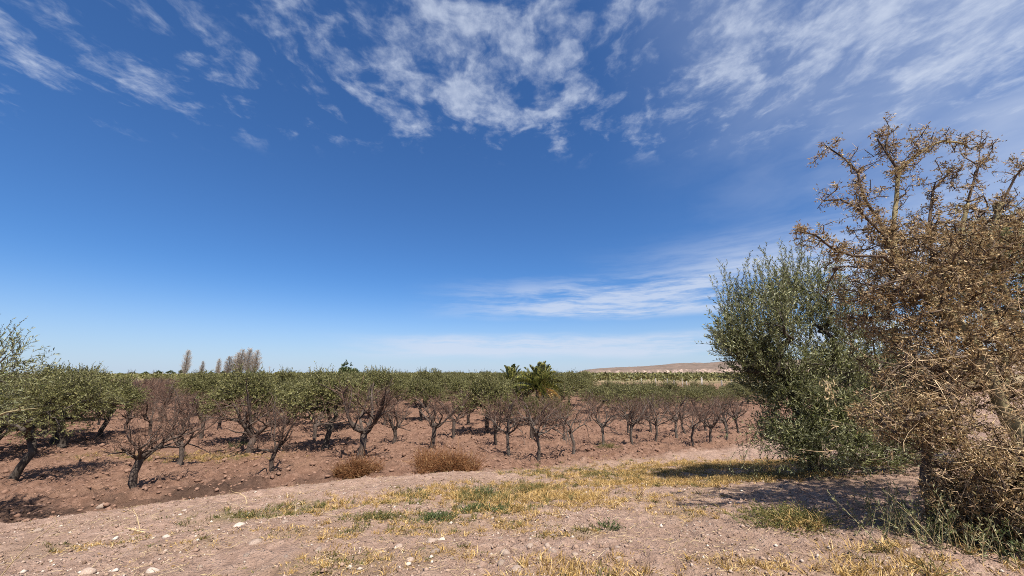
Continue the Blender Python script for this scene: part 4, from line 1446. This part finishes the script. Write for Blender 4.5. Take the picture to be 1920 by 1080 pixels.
I1, I2 = ico(1), ico(2)
I0 = (np.array([[1, 0, 0], [0, 1, 0], [-1, 0, 0], [0, -1, 0], [0, 0, 1], [0, 0, -1.0]]), np.array([[0, 1, 4], [1, 2, 4], [2, 3, 4], [3, 0, 4], [1, 0, 5], [2, 1, 5], [3, 2, 5], [0, 3, 5]]))


def stone_mesh(seed, mat):
    rng = np.random.default_rng(seed)
    v, f = I2
    sc = np.array([1, rng.uniform(.6, .9), rng.uniform(.42, .68)])
    ax = rdir(5, rng)
    w = v.copy()
    for k in ax:                       # a few worn facets
        dd = w @ k
        w = w - np.clip(dd - rng.uniform(.55, .85), 0, 1)[:, None] * k * .8
    w = w * (1 + .10 * (vnoise(v[:, 0] * 2 + 5, v[:, 1] * 2 + v[:, 2] * 3, seed)[:, None] - .5)) * sc
    b = MB()
    b.add(w, f)
    return b.build('stone', mat, True)


STM = [stone_mesh(800 + i, M['stone']) for i in range(7)]
WTM = [stone_mesh(820 + i, M['white_stone']) for i in range(3)]


def stone(me, x, y, s, lb, grp, rz):
    z = float(ground_h(np.array(x), np.array(y)))
    o = link('stone', me, None, (x, y, z - s * .06))
    o.scale = (s, s, s)
    o.rotation_euler = (rs.normal() * .15, rs.normal() * .15, rz)
    tag(o, lb, 'stone', grp)


for i, (x, y, s, lb) in enumerate([(-3.29, 4.07, .068, 'white flat oval stone near the bottom edge at the left'),
                                   (-3.44, 5.49, .085, 'long white stone lying tilted left of the middle, below the weed strip'),
                                   (-.97, 5.83, .085, 'white flat-topped stone behind the dark green tuft in the middle'),
                                   (-6.7, 6.17, .075, 'pale stone on the ruts at the left border'),
                                   (-8.3, 8.75, .10, 'grey stone lying in the dark ditch at the left'),
                                   (-.86, 4.68, .068, 'brownish rounded stone, upper of the pair in the middle foreground'),
                                   (-.76, 4.39, .062, 'brownish rounded stone, lower of the pair in the middle foreground'),
                                   (.39, 4.28, .055, 'brown rounded stone right of the middle foreground'),
                                   (.03, 3.84, .075, 'tan stone at the bottom edge in the middle'),
                                   (-3.89, 4.09, .07, 'pale angular stone at the bottom edge near the left corner'),
                                   (-2.75, 4.71, .08, 'grey stone half sunk in the soil left of the middle')]):
    stone(WTM[i % 3] if i < 3 else STM[i % 7], x, y, s, lb, 'stones on the bank', i * 1.7)
cnt = 0
while cnt < 125:
    x, y = rs.uniform(-6.5, 3.2), 3.4 + 5.2 * rs.random() ** 1.6
    pr = .25 + .75 * math.exp(-((x + 1.2) / 1.8) ** 2 - ((y - 4.7) / .9) ** 2)
    if rs.random() > pr or x < -1.25 * y or bank_s(np.array(x), np.array(y)) < .6:
        continue
    s = min(.06, .018 * (1 + rs.exponential(.8)))
    stone((WTM[cnt % 3] if rs.random() < .12 else STM[cnt % 7]), x, y, s, 'small pale stone scattered on the bare bank in front', 'small stones scattered on the bank', rs.random() * 6)
    cnt += 1


def rubble(name, x, y, size, mat, lb, cat, seed, flat=.6, shape=None):
    rng = np.random.default_rng(seed)
    v, f = shape or I1
    n = len(x)
    z = ground_h(x, y)
    sc = size[:, None] * np.stack([rng.uniform(.7, 1.3, n), rng.uniform(.7, 1.3, n), rng.uniform(.5, 1, n) * flat * 1.3], 1)
    W = v[None] * (1 + rng.normal(size=(n, len(v), 1)) * .16) * sc[:, None]
    a = rng.uniform(0, 7, n)
    ca, sa = np.cos(a)[:, None], np.sin(a)[:, None]
    W = np.stack([W[..., 0] * ca - W[..., 1] * sa, W[..., 0] * sa + W[..., 1] * ca, W[..., 2]], -1)
    W = W + np.stack([x, y, z + size * .2], 1)[:, None]
    b = MB()
    b.add(W, (np.arange(n)[:, None, None] * len(v) + f[None]).reshape(-1, 3))
    tag(link(name, b.build(name, mat, False)), lb, cat, kind='stuff')


def grit_mat():
    m, g, out = new_mat('gravel')
    geo = g.n('ShaderNodeNewGeometry')
    col = g.ramp(geo.outputs['Random Per Island'], [(0, (0.12, 0.078, 0.056)), (.5, (0.235, 0.155, 0.115)), (.88, (0.30, 0.22, 0.175)), (1, (0.44, 0.39, 0.34))])
    p = bsdf(g, col, .85, .2)
    g.nt.links.new(p.outputs[0], out.inputs[0])
    return m


n = 30000
x, y = rs.uniform(-8, 5, n), 3.0 + 7 * rs.random(n) ** 1.7
ok = (bank_s(x, y) > .3) & (fbm(x * 1.5, y * 1.5, 95, 3) + rs.normal(size=n) * .08 > .42)
rubble('gravel', x[ok], y[ok], np.minimum(.0045 + rs.exponential(.0055, ok.sum()), .032), grit_mat(), 'fine gravel strewn over the pinkish bank', 'gravel', 15, .7, I0)
n = 14500
x, y = rs.uniform(-22, 13, n), 8 + 16 * rs.random(n) ** 1.3
ok = (bank_s(x, y) < -.1) & (np.abs(x) < 1.35 * y)
rubble('soil_clods', x[ok], y[ok], np.minimum(.012 + rs.exponential(.016, ok.sum()), .075), M['clod'], 'broken clods of tilled reddish soil over the field', 'soil', 16, .7)

# fallen leaves and twig bits over bank and field
n = 9000
x, y = rs.uniform(-12, 9, n), 3.2 + 15 * rs.random(n) ** 1.6
ok = (np.abs(x) < 1.35 * y) & (fbm(x * .9, y * .9, 97, 3) + rs.normal(size=n) * .1 > .46)
x, y = x[ok], y[ok]
n = len(x)
a = rs.uniform(0, 7, n)
d = nrm(np.stack([np.cos(a), np.sin(a), rs.normal(size=n) * .3 + .15], 1))
sd = nrm(np.cross(d, UP + rs.normal(size=(n, 3)) * .5))
L = rs.uniform(.015, .05, n)
b = MB()
b.leaves(np.stack([x, y, ground_h(x, y) + .006], 1), d, sd, L, L * .4, .1)
tag(link('leaf_litter', b.build('leaf_litter', M['thorn_leaf'])), 'small brown fallen leaves strewn over the ground', 'leaves', kind='stuff')
